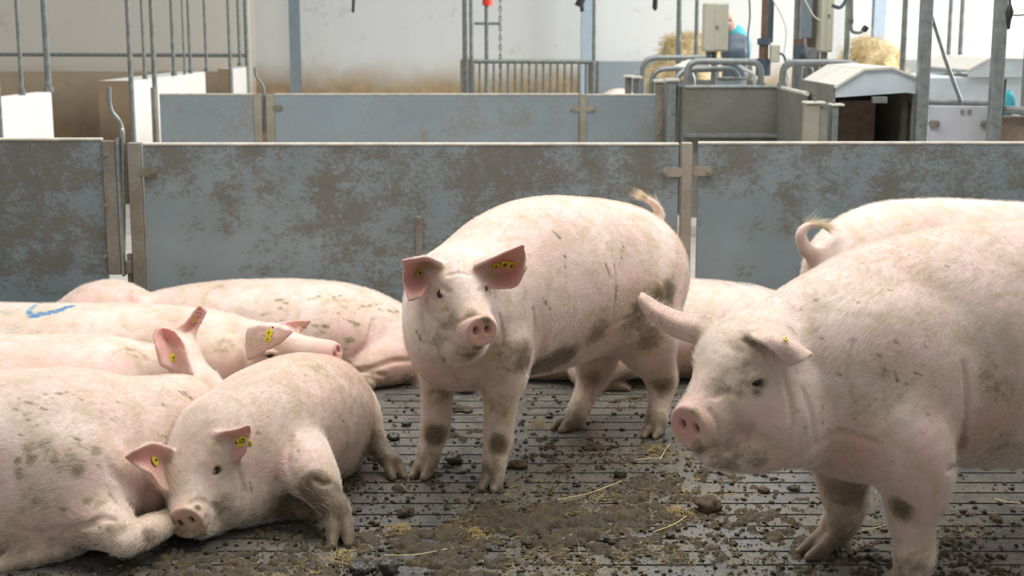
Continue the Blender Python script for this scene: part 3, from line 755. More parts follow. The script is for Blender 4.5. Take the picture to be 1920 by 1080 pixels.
def pig_behind_right():
    p = Pig('pig behind the huge right-hand one, only its pale back and curled tail showing', h=.008, hair=16000, seed=3)
    p.limb([(1580, 540, 4.72, 75, 95), (1640, 520, 4.75, 112, 132), (1760, 512, 4.82, 122, 136), (1900, 520, 4.9, 120, 136), (2040, 530, 4.98, 110, 130), (2120, 560, 5.02, 80, 100)], .05, 5)
    p.ell(1600, 580, 4.66, .16, .12, .2, .06); p.ell(1600, 580, 4.92, .14, .12, .2, .06)
    for u, Y, z0 in ((1600, 4.66, 0), (1608, 4.92, 0), (2020, 4.86, 0), (2030, 5.1, 0)):
        P = W(u, 600, Y)
        p.p.append(Limb([[*P, .10, .12], [P[0], P[1], .40, .07, .07], [P[0] - .03, P[1], .27, .042, .045], [P[0] - .02, P[1], .12, .028, .028], [P[0], P[1], .05, .03, .03]], .04, 4))
        for sg in (-1, 1): p.p.append(Limb([[P[0], P[1] + sg * .012, .05, .024, .024], [P[0] + .06, P[1] + sg * .02, .014, .013, .013]], .01, 3))
    p.limb([(1560, 486, 4.70, 16), (1528, 480, 4.66, 14), (1508, 462, 4.64, 11), (1502, 440, 4.63, 9), (1514, 424, 4.63, 7), (1534, 422, 4.63, 4.5)], .03)
    p.head((2190, 590, 5.05), (2330, 650, 5.1), sc=1.0)
    p.finish(); p.tuft([(1504, 438, 4.63), (1514, 424, 4.63), (1534, 421, 4.63), (1545, 424, 4.63)], 300, .045, .45, .0005, 5)
PIGS['C'] = pig_behind_right

def pig_lying_behind():
    p = Pig('pink pig lying along the panel behind the standing ones, faint green paint on its back', h=.008, hair=12000, seed=4)
    p.limb([(950, 652, 5.76, 60, 50), (1010, 640, 5.74, 88, 72), (1120, 622, 5.74, 108, 84), (1270, 616, 5.76, 112, 90), (1400, 622, 5.76, 106, 84), (1500, 640, 5.76, 85, 70)], .05, 5)
    p.limb([(1190, 640, 5.62, 75, 60), (1130, 672, 5.54, 62, 48), (1106, 694, 5.50, 42, 38)], .02)
    p.limb([(1106, 712, 5.48, 22, 18), (1130, 722, 5.48, 15, 12), (1152, 722, 5.47, 13, 10)], .02)
    p.hoof(1150, 722, 5.47, 1, -.2, .8, dew=False)
    p.head((1560, 660, 5.72), (1680, 690, 5.66), sc=1.0)
    for a in ((2, 1400, 533, 5.72, 30, .5), (2, 1370, 528, 5.72, 18, .45), (0, 960, 700, 5.5, 60, .65), (0, 1290, 700, 5.5, 50, .8), (0, 1250, 720, 5.5, 50, .6), (0, 1120, 690, 5.45, 40, .4), (1, 1150, 725, 5.45, 20, .6), (0, 880, 690, 5.5, 60, .6)):
        p.paint(*a)
    p.finish()
PIGS['D'] = pig_lying_behind

def pig_far_left():
    p = Pig('long pig lying against the blue panel at the back left, scratches over its shoulder', h=.008, hair=14000, seed=5)
    p.limb([(300, 630, 5.80, 80, 80), (400, 618, 5.80, 105, 86), (520, 615, 5.78, 112, 88), (640, 626, 5.76, 114, 90), (720, 650, 5.74, 100, 82), (780, 668, 5.72, 74, 60)], .04, 5)
    p.limb([(262, 618, 5.78, 70, 62), (205, 602, 5.76, 84, 74), (150, 618, 5.74, 80, 62), (110, 640, 5.70, 50, 42)], .012)       # ham
    p.limb([(740, 668, 5.60, 60, 52), (700, 690, 5.52, 40, 34), (682, 706, 5.48, 24, 20), (690, 722, 5.44, 15, 13)], .02)
    for path, w in (([(668, 694), (700, 690), (735, 678), (770, 676)], 5), ([(650, 690), (690, 698), (720, 704)], 4), ([(250, 548), (256, 570), (262, 590)], 5), ([(700, 600), (690, 640), (660, 670)], 5)): p.crease(path, 5.6, w)
    rr = random.Random(7)
    for k in range(22):
        u0, v0 = rr.uniform(480, 745), rr.uniform(550, 640); L = rr.uniform(12, 42); sl = rr.uniform(-.3, .5)
        for j in range(7): p.paint(1, u0 + L * j / 6, v0 + L * sl * j / 6, 5.65, 4.2, .5)
    p.head((815, 690, 5.62), (880, 716, 5.42), sc=.9, eyes=(0, 0))
    for a in ((0, 740, 690, 5.5, 60, .55), (0, 180, 560, 5.7, 50, .35), (0, 250, 560, 5.7, 14, .8), (0, 650, 640, 5.5, 60, .35), (1, 700, 725, 5.4, 22, .5), (1, 400, 540, 5.7, 40, .2), (1, 640, 560, 5.6, 30, .25)):
        p.paint(*a)
    p.finish()
PIGS['E'] = pig_far_left

def pig_marked():
    p = Pig('lying pig at the left edge with blue spray paint marks on its back', h=.0075, hair=18000, seed=6)
    p.limb([(-330, 680, 5.06, 80, 70), (-150, 674, 5.06, 120, 100), (40, 672, 5.07, 124, 100), (220, 672, 5.08, 118, 98), (340, 670, 5.06, 100, 92), (420, 668, 5.02, 84, 78)], .05, 5)
    p.ell(420, 690, 4.90, .13, .10, .12, .05)
    p.head((478, 658, 4.97), (622, 664, 4.86), up=(-.1, -.55, 1), sc=1.0, width=.95, jowl=1.1, eyes=(1, 1))
    e1 = p.ear([[(468, 618, 4.84), (464, 645, 4.83), (467, 672, 4.82)], [(490, 612, 4.80), (488, 638, 4.79), (484, 664, 4.79)], [(520, 613, 4.78), (512, 634, 4.77), (507, 652, 4.77)], [(549, 621, 4.77), (540, 630, 4.77), (524, 643, 4.77)]], k=.015, inside=False)
    e2 = p.ear([[(515, 610, 5.00), (530, 622, 5.00), (548, 634, 4.98)], [(542, 604, 5.03), (551, 615, 5.03), (558, 628, 5.01)], [(582, 601, 5.04), (572, 612, 5.04), (563, 622, 5.03)]], k=.015)
    p.tag(e1, 507, 625, 'round', 0, 1.0).tag(e1, 505, 636, 'round', 0, .9)
    for i, (u, v) in enumerate(((0, 582), (10, 585), (20, 584), (32, 578))): p.paint(2, u, v, 5.0, 9, .45)
    for i in range(16):
        t = i / 15; u = 60 + 75 * t; v = 590 - 17 * t ** 1.5
        p.paint(2, u, v, 5.0, 8, .95)
    for u, v in ((55, 586), (54, 580), (60, 575), (66, 571)): p.paint(2, u, v, 5.02, 8, .8)
    p.paint(2, 20, 615, 4.95, 25, .28)
    for a in ((1, 40, 600, 4.95, 60, .2), (0, 440, 690, 4.8, 40, .4), (1, 430, 640, 4.85, 40, .2), (0, 340, 600, 5, 40, .3), (1, 330, 605, 4.95, 22, .25)):
        p.paint(*a)
    p.finish()
PIGS['H'] = pig_marked

def pig_eared():
    p = Pig('lying pig behind the big front left one, its large pricked ear tagged yellow', h=.0065, hair=16000, seed=7)
    p.limb([(-330, 745, 4.42, 90, 80), (-150, 742, 4.45, 130, 108), (30, 742, 4.50, 132, 108), (180, 738, 4.55, 118, 104), (260, 738, 4.57, 96, 88), (310, 735, 4.56, 78, 72)], .05, 5)
    p.head((352, 735, 4.54), (448, 790, 4.44), up=(.3, -.2, 1), sc=.98, width=.95, jowl=.95)
    e1 = p.ear([[(303, 682, 4.42), (330, 694, 4.46), (358, 700, 4.42)], [(295, 655, 4.42), (323, 662, 4.47), (352, 675, 4.43)], [(289, 630, 4.44), (313, 632, 4.49), (344, 645, 4.46)], [(293, 617, 4.46), (308, 615, 4.48), (328, 622, 4.47)]])
    e2 = p.ear([[(322, 626, 4.62), (336, 636, 4.64), (348, 640, 4.62)], [(350, 604, 4.62), (358, 612, 4.64), (366, 620, 4.62)], [(373, 573, 4.63), (380, 577, 4.64), (387, 584, 4.63)]])
    p.tag(e1, 323, 671, 'round', 0, 1.0).tag(e2, 368, 600, 'round', 0, .5)
    p.ell(335, 668, 4.58, .07, .07, .07, .05)
    p.crease([(208, 676), (222, 660), (240, 654), (262, 664), (272, 676)], 4.5, 4)
    for a in ((0, 240, 668, 4.4, 22, .7), (1, 250, 655, 4.45, 26, .35), (0, 100, 690, 4.4, 80, .3), (0, 400, 700, 4.45, 50, .35), (0, 210, 680, 4.4, 16, .5)):
        p.paint(*a)
    p.finish()
PIGS['I'] = pig_eared

def pig_front_left():
    p = Pig('big scratched pig lying in the left foreground with its bent foreleg under the next snout', h=.006, hair=70000, seed=8)
    p.limb([(-420, 880, 3.80, 110, 100), (-230, 858, 3.84, 165, 140), (-20, 850, 3.88, 182, 146), (140, 845, 3.93, 176, 146), (225, 845, 4.02, 136, 124), (275, 838, 4.10, 90, 94)], .06, 5)
    p.limb([(290, 785, 4.04, 80, 70), (345, 768, 4.16, 58, 58), (375, 790, 4.2, 40, 40)], .06)
    p.ell(272, 915, 3.86, .075, .09, .085, .05)
    p.ell(120, 905, 3.72, .19, .12, .15, .06)
    p.ell(40, 960, 3.70, .20, .12, .12, .06)
    # shoulder to folded elbow, then the forearm along the floor to the right
    p.limb([(130, 930, 3.78, 110, 90), (180, 965, 3.66, 62, 56), (212, 995, 3.58, 38, 34), (230, 1018, 3.55, 23, 21)], .06)
    p.limb([(232, 1022, 3.54, 20, 19), (262, 1004, 3.60, 27, 26), (300, 985, 3.68, 24, 23), (338, 968, 3.80, 20, 20), (372, 962, 3.9, 16, 16)], .02)
    p.limb([(120, 1020, 3.66, 40, 26), (60, 1045, 3.60, 30, 20), (0, 1065, 3.56, 22, 17)], .03)
    p.head((275, 880, 4.02), (345, 895, 4.24), up=(-.15, -.6, .8), sc=.95, eyes=(0, 0), mouth=False)
    for a in ((0, 280, 930, 3.75, 60, .35), (0, 200, 720, 3.95, 60, .25), (0, 380, 780, 4.0, 50, .5), (1, 110, 860, 3.7, 40, .3), (1, 80, 830, 3.7, 26, .3), (1, 60, 950, 3.65, 40, .28), (1, 220, 990, 3.5, 30, .35), (1, 320, 960, 3.7, 30, .7), (1, 280, 1005, 3.6, 26, .5), (1, 30, 1060, 3.6, 50, .5), (1, 190, 940, 3.6, 22, .3),
              (0, 150, 1000, 3.7, 60, .45), (0, 60, 1000, 3.65, 70, .3)):
        p.paint(*a)
    for path, w in (([(212, 880), (228, 905), (240, 940), (252, 968)], 5), ([(160, 985), (190, 972), (215, 976)], 5), ([(205, 930), (222, 950), (236, 975)], 4), ([(120, 1000), (150, 985), (180, 985)], 6), ([(200, 860), (205, 880), (215, 900)], 4), ([(20, 985), (70, 1000), (120, 992)], 6)): p.crease(path, 3.75, w)
    rr = random.Random(4)
    for k in range(26):
        u0, v0 = rr.uniform(20, 380), rr.uniform(720, 870); L = rr.uniform(10, 32); sl = rr.uniform(.25, .75)
        for j in range(7): p.paint(1, u0 + L * j / 6, v0 + L * sl * j / 6, 3.9, 3.6, .55)
    for k in range(12):
        u0, v0 = rr.uniform(30, 180), rr.uniform(830, 960); p.paint(1, u0, v0, 3.75, rr.uniform(8, 16), .45)
    p.finish()
PIGS['J'] = pig_front_left

def pig_front_lying():
    p = Pig('pig lying in front with its cheek on the floor, facing the camera', h=.0046, hair=60000, seed=9)
    p.limb([(440, 845, 3.98, 96, 104), (495, 822, 4.10, 118, 124), (548, 798, 4.28, 122, 124), (588, 782, 4.44, 108, 112), (606, 782, 4.54, 86, 95)], .05, 5)
    p.ell(622, 815, 4.42, .10, .14, .15, .06)
    p.limb([(440, 935, 3.90, 50, 50), (485, 910, 3.96, 60, 62), (535, 880, 4.02, 60, 60)], .07)
    # near fore leg
    p.limb([(540, 850, 4.02, 70, 70), (580, 885, 3.90, 46, 46), (600, 908, 3.86, 34, 34), (612, 930, 3.83, 28), (626, 948, 3.81, 24), (634, 960, 3.80, 23)], .03)
    p.hoof(636, 962, 3.795, .15, -1, 1.0, dew=False)
    # far fore leg, folded under the chest
    p.limb([(480, 930, 3.98, 50, 40), (535, 948, 3.98, 30, 24), (585, 958, 3.94, 24, 20)], .03)
    # hind leg stretched back
    p.limb([(645, 770, 4.55, 55, 60), (680, 790, 4.50, 32, 38), (702, 826, 4.45, 20, 22), (722, 855, 4.40, 17, 17), (738, 868, 4.37, 17, 16)], .03)
    p.hoof(736, 866, 4.38, .35, -.9, .9, dew=False)
    p.limb([(420, 840, 3.94, 88, 92), (400, 862, 3.90, 82, 82)], .06)
    p.head((384, 884, 3.88), (351, 980, 3.69), up=(-.38, -.2, 1), sc=1.0, width=1.03, jowl=1.08)
    e1 = p.ear([[(390, 824, 3.84), (404, 840, 3.80), (428, 862, 3.82)], [(418, 812, 3.80), (430, 832, 3.83), (444, 862, 3.80)], [(446, 806, 3.79), (453, 828, 3.81), (456, 852, 3.78)], [(466, 799, 3.78), (468, 812, 3.79), (464, 834, 3.78)]])
    e2 = p.ear([[(318, 842, 3.80), (316, 880, 3.84), (322, 925, 3.78)], [(286, 833, 3.73), (292, 866, 3.77), (300, 914, 3.72)], [(260, 842, 3.68), (268, 866, 3.71), (283, 888, 3.68)], [(238, 857, 3.67), (251, 868, 3.68), (268, 879, 3.67)]])
    p.tag(e1, 450, 830, 'flap', .35 + math.pi, 1.0).tag(e1, 460, 820, 'flap', -.5 + math.pi, .8).tag(e2, 285, 865, 'round', 0, 1.15)
    for a in ((1, 615, 935, 3.75, 44, 1.3), (1, 598, 908, 3.75, 30, 1.0), (1, 640, 985, 3.7, 44, 1.2), (1, 575, 930, 3.8, 30, .7), (1, 560, 955, 3.9, 50, .9), (1, 730, 865, 4.35, 48, 1.2), (1, 712, 835, 4.4, 30, .9), (1, 372, 950, 3.7, 7, .9), (1, 640, 860, 4.25, 60, .3), (1, 420, 990, 3.75, 40, .35), (1, 600, 690, 4.4, 40, .3), (1, 560, 760, 4.2, 40, .15),
              (0, 400, 880, 3.8, 24, .4), (0, 520, 870, 3.95, 40, .3), (1, 410, 930, 3.75, 40, .3), (1, 330, 850, 3.85, 26, .3), (1, 400, 830, 3.85, 16, .4)):
        p.paint(*a)
    for path, w in (([(362, 1004), (374, 997), (384, 984), (388, 970)], 4), ([(356, 945), (372, 938), (390, 944), (400, 958)], 3), ([(400, 945), (410, 962), (408, 985)], 3.4), ([(548, 820), (540, 850), (545, 885), (560, 905)], 5),
                    ([(520, 900), (540, 915), (570, 925)], 5), ([(590, 900), (606, 908), (620, 905)], 3), ([(440, 870), (452, 900), (450, 940)], 3.6)): p.crease(path, 3.95, w)
    for u0, v0, u1, v1 in ((460, 908, 468, 930), (468, 905, 472, 922), (440, 790, 452, 796), (650, 800, 652, 840), (560, 845, 556, 862), (555, 690, 575, 702), (480, 810, 492, 812), (640, 780, 646, 792)):
        for k in range(5): p.paint(1, u0 + (u1 - u0) * k / 4, v0 + (v1 - v0) * k / 4, 4.0, 4, .55)
    p.finish()
PIGS['K'] = pig_front_lying

def pig_far():
    p = Pig('pale pig far behind, only a sliver of its back above the far panels', h=.014, seed=11)
    p.limb([(1152, 230, 12.35, 30, 36), (1155, 225, 12.5, 46, 52), (1163, 220, 12.8, 47, 52), (1166, 222, 13.2, 34, 40)], .05)
    for u, Y in ((1140, 12.4), (1168, 12.4), (1146, 13.0), (1172, 13.0)):
        P = W(u, 240, Y); p.p.append(Limb([[*P, .09, .1], [P[0], P[1], .3, .05, .05], [P[0], P[1] - .02, .03, .03, .025]], .04))
    p.head((1144, 236, 12.2), (1130, 258, 12.05), sc=1.0, eyes=(0, 0), mouth=False)
    p.finish()
PIGS['L'] = pig_far

for key in PIGS: 
    t0 = time.time(); PIGS[key](); print('pig', key, round(time.time() - t0, 1), flush=True)

# ------------------------------------------------------------------ materials of the barn
SHEET = dirty_paint('grey_blue_panel', (.230, .292, .314), (.130, .102, .062), 1.005, 1.12, .42, 3.2, (1, 1, 1.25))
SHEETB = dirty_paint('pale_blue_panel', (.27, .325, .355), (.22, .195, .15), 1.05, 1.22, .42, 2.2)
EDGE = flat('pale_panel_edge', (.60, .56, .48), .6, var=.2, scale=18)  # paler than the sheets, for top edges, the side rim and caps
RUST = dirty_paint('mucky_steel', (.26, .25, .21), (.15, .115, .075), .90, 1.15, .5, 5)
RUSTL = dirty_paint('stained_post_steel', (.34, .31, .25), (.21, .165, .11), .95, 1.2, .5, 5)
GALV = flat('galvanised_steel', (.27, .29, .28), .42, .55, .22, 26)
GALVD = flat('dull_galvanised_pipe', (.22, .235, .22), .5, .4, .25, 30)
STEEL = dirty_paint('stainless_sheet', (.27, .275, .25), (.15, .125, .085), .94, 1.2, .35, 2.6, (1, 1, 1), .35)
HOODM = flat('weathered_zinc', (.60, .66, .70), .42, .25, .10, 9)
HOODT = flat('dusty_hood_top', (.66, .63, .55), .6, 0, .08, 12)
DARKM = flat('dark_steel', (.045, .037, .028), .6, 0, .3, 14)  # near-black, for the inside of the hooded feeder and the lever
CREAM = flat('cream_box_paint', (.58, .56, .44), .5, 0, .06, 10)
BROWNM = flat('brown_pipe', (.16, .10, .065), .6, 0, .25, 18)
NAVY = flat('dark_blue_plastic', (.075, .10, .13), .4, 0, .15, 14)
WHITEM = flat('white_plastic', (.75, .75, .72), .4, 0, .05, 10)
COLUMN = flat('blue_column_paint', (.22, .27, .295), .5, 0, .08, 8)
COLUMNL = flat('light_blue_column_paint', (.36, .45, .52), .5, 0, .08, 8)
TEAL = flat('teal_cloth', (.05, .38, .45), .7, 0, .12, 20)
RED = flat('red_plastic', (.75, .06, .03), .5, 0, .05, 10)
BLACKM = flat('black_rubber', (.02, .02, .02), .5, 0, .1, 20)

def wall_material(name, base, stain, z0, z1, amount=1.0):
    """plaster whose foot is splashed brown; the splash is a stain with a ragged top edge"""
    t = NT(name); g = t.n('ShaderNodeNewGeometry'); sp = t.n('ShaderNodeSeparateXYZ'); t.l(g.outputs['Position'], sp.inputs[0])
    n1 = t.noise(1.6, 6, .65); n2 = t.noise(6, 6, .7); n3 = t.noise(.5, 3)
    hgt = t.math('ADD', sp.outputs[2], t.math('MULTIPLY', t.math('SUBTRACT', t.math('ADD', t.math('MULTIPLY', n1, .6), t.math('MULTIPLY', n2, .4)), .5), -1.5 * (z1 - z0)))
    m = t.n('ShaderNodeMapRange'); m.interpolation_type = 'SMOOTHSTEP'
    m.inputs[1].default_value = z1; m.inputs[2].default_value = z0; m.inputs[3].default_value = 0; m.inputs[4].default_value = amount
    t.l(hgt, m.inputs[0])
    spots = t.math('MULTIPLY', t.ramp(t.noise(3.2, 7, .75), [(.60, 0.0), (.72, .55)]), 1.0)
    c = t.mix(spots, t.ramp(n3, [(.3, tuple(x * .95 for x in base)), (.7, base)]), tuple(x * .55 for x in base))
    sc = t.ramp(n2, [(.3, tuple(x * .6 for x in stain)), (.7, tuple(min(1, x * 1.3) for x in stain))])
    t.color(t.mix(m.outputs[0], c, sc)); t.set(Roughness=.75); t.bump(n2, .2, .01)
    return t.m
WALLM = wall_material('splashed_white_wall', (.70, .71, .69), (.40, .29, .165), .62, 1.12)
WALLB = wall_material('beige_wall', (.72, .67, .58), (.40, .29, .17), .2, 1.0)
PLINTH = wall_material('brown_plinth', (.48, .38, .26), (.22, .15, .085), .1, .95)
STUBM = wall_material('white_low_wall', (.86, .84, .78), (.45, .33, .2), .05, .75, .7)
STUBE = wall_material('stained_wall_end', (.34, .25, .15), (.12, .08, .05), .3, .95)

def st(o): o['kind'] = 'structure'; return o
def X_(u, Y, v=200): return float(W(u, v, Y)[0])
def Z_(v, Y): return float(W(960, v, Y)[2])

# ------------------------------------------------------------------ walls and columns
st(MB().box(X_(465, 18), 22, 18, 18.25, 0, 6.5).build('wall_back', WALLM))
st(MB().box(-16, X_(465, 17.4), 17.4, 18.2, 0, 6.5).build('wall_left', WALLB))
m = MB(); m.box(-16, X_(412, 17.1), 17.1, 17.4, 0, Z_(135, 17.1))
st(m.build('trim_1', PLINTH)); 
st(MB().box(X_(1120, 17.8), X_(1235, 17.8), 17.9, 18.0, 0, Z_(115, 17.9)).build('trim_2', SHEETB))
st(MB().box(X_(1700, 17.8), X_(1780, 17.8), 17.9, 18.0, 0, Z_(112, 17.9)).build('trim_3', SHEETB))
def column(u0, u1, Y, mat, label):
    x0, x1 = X_(u0, Y, 60), X_(u1, Y, 60)
    m = MB(); d = .12; f = .014
    m.box(x0, x1, Y, Y + f, 0, 6.4); m.box(x0, x1, Y + d, Y + d + f, 0, 6.4); m.box((x0 + x1) / 2 - f / 2, (x0 + x1) / 2 + f / 2, Y + f, Y + d, 0, 6.4)
    o = m.build('steel_column', mat, at=((x0 + x1) / 2, Y, 0)); return tag(o, label, 'column')
column(542, 560, 17.6, COLUMN, 'grey-blue steel column against the white wall, left of centre')
column(1090, 1116, 17.5, COLUMNL, 'light blue steel column behind the right end of the barred gate')
column(1638, 1660, 17.5, COLUMNL, 'light blue steel column above the right-hand straw pile')

# low concrete stub walls in a row going away, each white on its long side
def stub(ua, Ya, ub, Yb, label, th=.13, ztop=1.0, endmat=STUBE):
    xa = X_(ua, Ya, 150); xb = X_(ub, Yb, 150)
    t = root('low_wall', (xa, Ya, 0), label, 'low wall', 'low walls between the dunging pens')
    m = MB(); m.hexa([(xa - th, Ya, 0), (xa, Ya, 0), (xa, Ya, ztop), (xa - th, Ya, ztop)], [(xb - th, Yb, 0), (xb, Yb, 0), (xb, Yb, ztop), (xb - th, Yb, ztop)])
    m.build('slab', STUBM, t)
    m = MB(); m.box(xa - th - .004, xa + .0, Ya - .012, Ya - .001, 0, ztop); m.build('end_face', endmat, t)
stub(0, 8.6, 95, 9.5, 'white low wall at the left edge, nearest of the row', .10, 1.0)
stub(250, 11.6, 385, 14.2, 'long white low wall behind the bent latch rod, brown stained end', .28, 1.0)
stub(437, 16.0, 466, 17.0, 'short white low wall farthest back, dark stained end beside the corner', .16, .98)

# ------------------------------------------------------------------ upright pipes
def pipe(u0, v0, Y, wpx, label, ztop=3.2, u1=None, mat=GALVD, z0=None, name='upright_pipe', group='upright pipes of the pens', rings=0):
    """foot pixel u0,v0, top pixel column u1 at the frame's upper edge"""
    a = W(u0, v0, Y); 
    if z0 is not None: a = a + np.array([0, 0, z0 - a[2]])
    r = wpx / 2 * S(a)
    b = a.copy()
    if u1 is not None:
        b2 = W(u1, 0, Y); s = (ztop - a[2]) / (b2[2] - W(u0, v0, Y)[2]); b = a + (b2 - W(u0, v0, Y)) * s * (1 if abs(u1 - u0) > 30 else 0)
    b[2] = ztop
    t = root(name, (a[0], a[1], 0), label, 'pipe', group)
    MB().tube([a, b], r, 14).build('tube', mat, t)
    m = MB(); m.tube([a, a + np.array([0, 0, .035])], r * 1.6, 14); m.build('foot_flange', mat, t)
    for k in range(rings):
        z = a[2] + .25 + .5 * k; MB().tube([(a[0], a[1], z), (a[0], a[1], z + .03)], r * 1.35, 14).build('clamp', mat, t)
    return t
for u, v, Y, w_, n in ((2, 250, 8.5, 8, 'at the left edge of the view'), (46, 250, 9.0, 8, 'thin, second from the left edge, on the nearest low wall'), (96, 250, 9.5, 12, 'thickest on the left, at the end of the nearest low wall'),
                    (250, 245, 11.0, 9, 'in front of the long low wall near the bent rod'), (272, 150, 12.0, 6, 'thin brownish, on the near end of the long low wall'), (291, 180, 11.2, 9, 'dark, by the left end of the far panels'),
                    (327, 150, 12.9, 7, 'third on the long low wall'), (347, 150, 13.3, 4, 'thinnest on the long low wall, with a small clamp'), (358, 150, 13.6, 6, 'fifth on the long low wall'), (388, 140, 14.2, 6, 'at the far end of the long low wall'),
                    (433, 160, 15.6, 6, 'before the dark end of the short low wall'), (451, 150, 16.4, 6, 'middle of the short low wall'), (465, 165, 16.9, 8, 'bluish, at the corner beside the white wall'),
                    (872, 105, 13.2, 10, 'left of the pair above the barred gate'), (884, 105, 13.16, 8, 'right of the pair above the barred gate'), (1113, 150, 13.2, 7, 'thin, beside the light blue column'),
                    (1272, 110, 13.0, 10, 'greenish, at the edge of the white wall behind the left straw pile'), (1305, 105, 12.8, 8, 'left of the cream control box'), (1493, 120, 10.4, 14, 'between the motor and the tall brown duct'),
                    (1586, 130, 10.0, 11, 'grey, right of the brown duct'), (1692, 132, 10.6, 11, 'grey, behind the hooded feeder'), (1776, 150, 13.5, 9, 'pale, behind the slanting rod'), (1800, 110, 14, 10, 'pale, right of the slanting rod'), (1918, 200, 10, 10, 'pale, at the right edge of the view')):
    pipe(u, v, Y, w_, 'upright pipe ' + n, z0=(1.0 if u in (46, 96, 272, 327, 347, 358, 388, 451) else 0.0), rings=1 if u in (327, 347, 250) else 0, mat=GALV if u > 1400 else GALVD)
m = MB(); m.tube([W(-60, 102, 16.9), W(462, 104, 16.9)], .022, 10)
for u in (100, 300): m.tube([W(u, 102, 16.9), W(u, 103, 17.3)], .012, 8)
tag(m.build('wall_rail', GALVD), 'long horizontal rail along the beige wall behind the upright pipes', 'rail')

# ------------------------------------------------------------------ the blue panels
def bolt(m, P, r=.008):
    m.tube([P, P + np.array([0, -.010, 0])], r, 10)
def plate(parent, u0, u1, v, Y, mat, bolts, hh=11, name='latch_plate'):
    """flat bar with rounded ends laid over the front of a panel"""
    a = W(u0, v, Y - .035); b = W(u1, v, Y - .035); r = hh / 2 * S(a) * 1.0
    poly = []
    for k in range(9): t = math.pi / 2 + math.pi * k / 8; poly.append((a[0] + r * math.cos(t) + r, a[2] + r * math.sin(t)))
    for k in range(9): t = -math.pi / 2 + math.pi * k / 8; poly.append((b[0] + r * math.cos(t) - r, a[2] + r * math.sin(t)))
    o = MB().prism(poly, Y - .037, Y - .026).build(name, mat, parent)
    for ub in bolts:
        m = MB(); bolt(m, W(ub, v, Y - .037)); m.build('bolt', mat, o)
def panel(u0, u1, vt, Y, label, mat=SHEET, zb=.02, group='blue pen panels', th=.026):
    x0, x1 = X_(u0, Y, vt), X_(u1, Y, vt); z = Z_(vt, Y)
    t = root('pen_panel', ((x0 + x1) / 2, Y, 0), label, 'pen panel', group)
    MB().box(x0, x1, Y - th, Y, zb, z - .012, .002).build('sheet', mat, t)
    MB().box(x0 - .001, x1 + .001, Y - th - .003, Y + .003, z - .012, z, .003).build('top_edge', EDGE, t)
    return t
Y1, Y2 = 6.15, 10.6
p1 = panel(-420, 193, 258, Y1, 'grey-blue pen panel at the left of the near row, brown muck patches')
m = MB(); m.box(X_(192, Y1), X_(218, Y1), Y1 - .045, Y1 - .027, Z_(512, Y1), Z_(262, Y1), .004); hp_ = m.build('hinge_plate', RUST, p1)
m = MB()
for v in (290, 385, 480): m = MB(); bolt(m, W(198, v, Y1 - .045), .008); m.build('bolt', RUST, hp_)
m = MB(); m.box(X_(219, Y1), X_(223, Y1), Y1 - .05, Y1 - .01, Z_(515, Y1), Z_(258, Y1)); m.build('edge_strip', GALV, p1)
p2 = panel(270, 1272, 267, Y1, 'long grey-blue pen panel across the middle of the near row')
plate(p2, 260, 293, 323, Y1, RUST, (286,), 18); plate(p2, 1243, 1282, 323, Y1, RUSTL, (1250,), 17)
m = MB(); m.box(X_(777, Y1), X_(791, Y1), Y1 - .034, Y1 - .026, Z_(482, Y1), Z_(403, Y1), .003); sp_ = m.build('stiffener_strip', RUST, p2)
m = MB(); bolt(m, W(785, 409, Y1 - .034)); m.build('bolt', GALV, sp_)
p3 = panel(1309, 2350, 265, Y1, 'grey-blue pen panel behind the right-hand pigs')
plate(p3, 1299, 1337, 321, Y1, RUSTL, (1328,), 18)
def post(u0, u1, vt, Y, mat, label, d=.05, name='panel_post', cat='post'):
    x0, x1 = X_(u0, Y), X_(u1, Y)
    t = root(name, ((x0 + x1) / 2, Y, 0), label, cat, 'posts between the pen panels')
    MB().box(x0, x1, Y - d / 2 - .01, Y + d / 2, 0, Z_(vt, Y), .003).build('flat_bar', mat, t)
    MB().box(x0 - .004, x1 + .004, Y - d, Y + d, 0, .012).build('base_plate', GALVD, t)
post(238, 262, 267, Y1, RUST, 'brown steel post right of the bent latch rod in the near row')
post(1279, 1299, 267, Y1, RUSTL, 'steel post with side plates between the two right-hand near panels')
m = MB(); m.tube([W(204, 163, Y1), W(205, 190, Y1), W(209, 208, Y1), W(222, 225, Y1), W(228, 240, Y1), W(230, 262, Y1 - .01), W(231, 380, Y1), W(231, 500, Y1)], 4.6 * S(W(220, 250, Y1)), 12, smooth_path=True)
t = root('latch_rod', W(231, 600, Y1) * np.array([1, 1, 0]), 'bent steel latch rod standing up above the left end of the near panels', 'latch rod')
m.build('rod', GALV, t)
MB().box(X_(223, Y1), X_(237, Y1), Y1 - .03, Y1 + .01, Z_(512, Y1), Z_(487, Y1), .004).build('rod_holder', RUST, t)
MB().box(X_(226, Y1), X_(236, Y1), Y1 - .02, Y1 + .01, 0.0, Z_(475, Y1), .003).build('guide_bar', RUST, t)
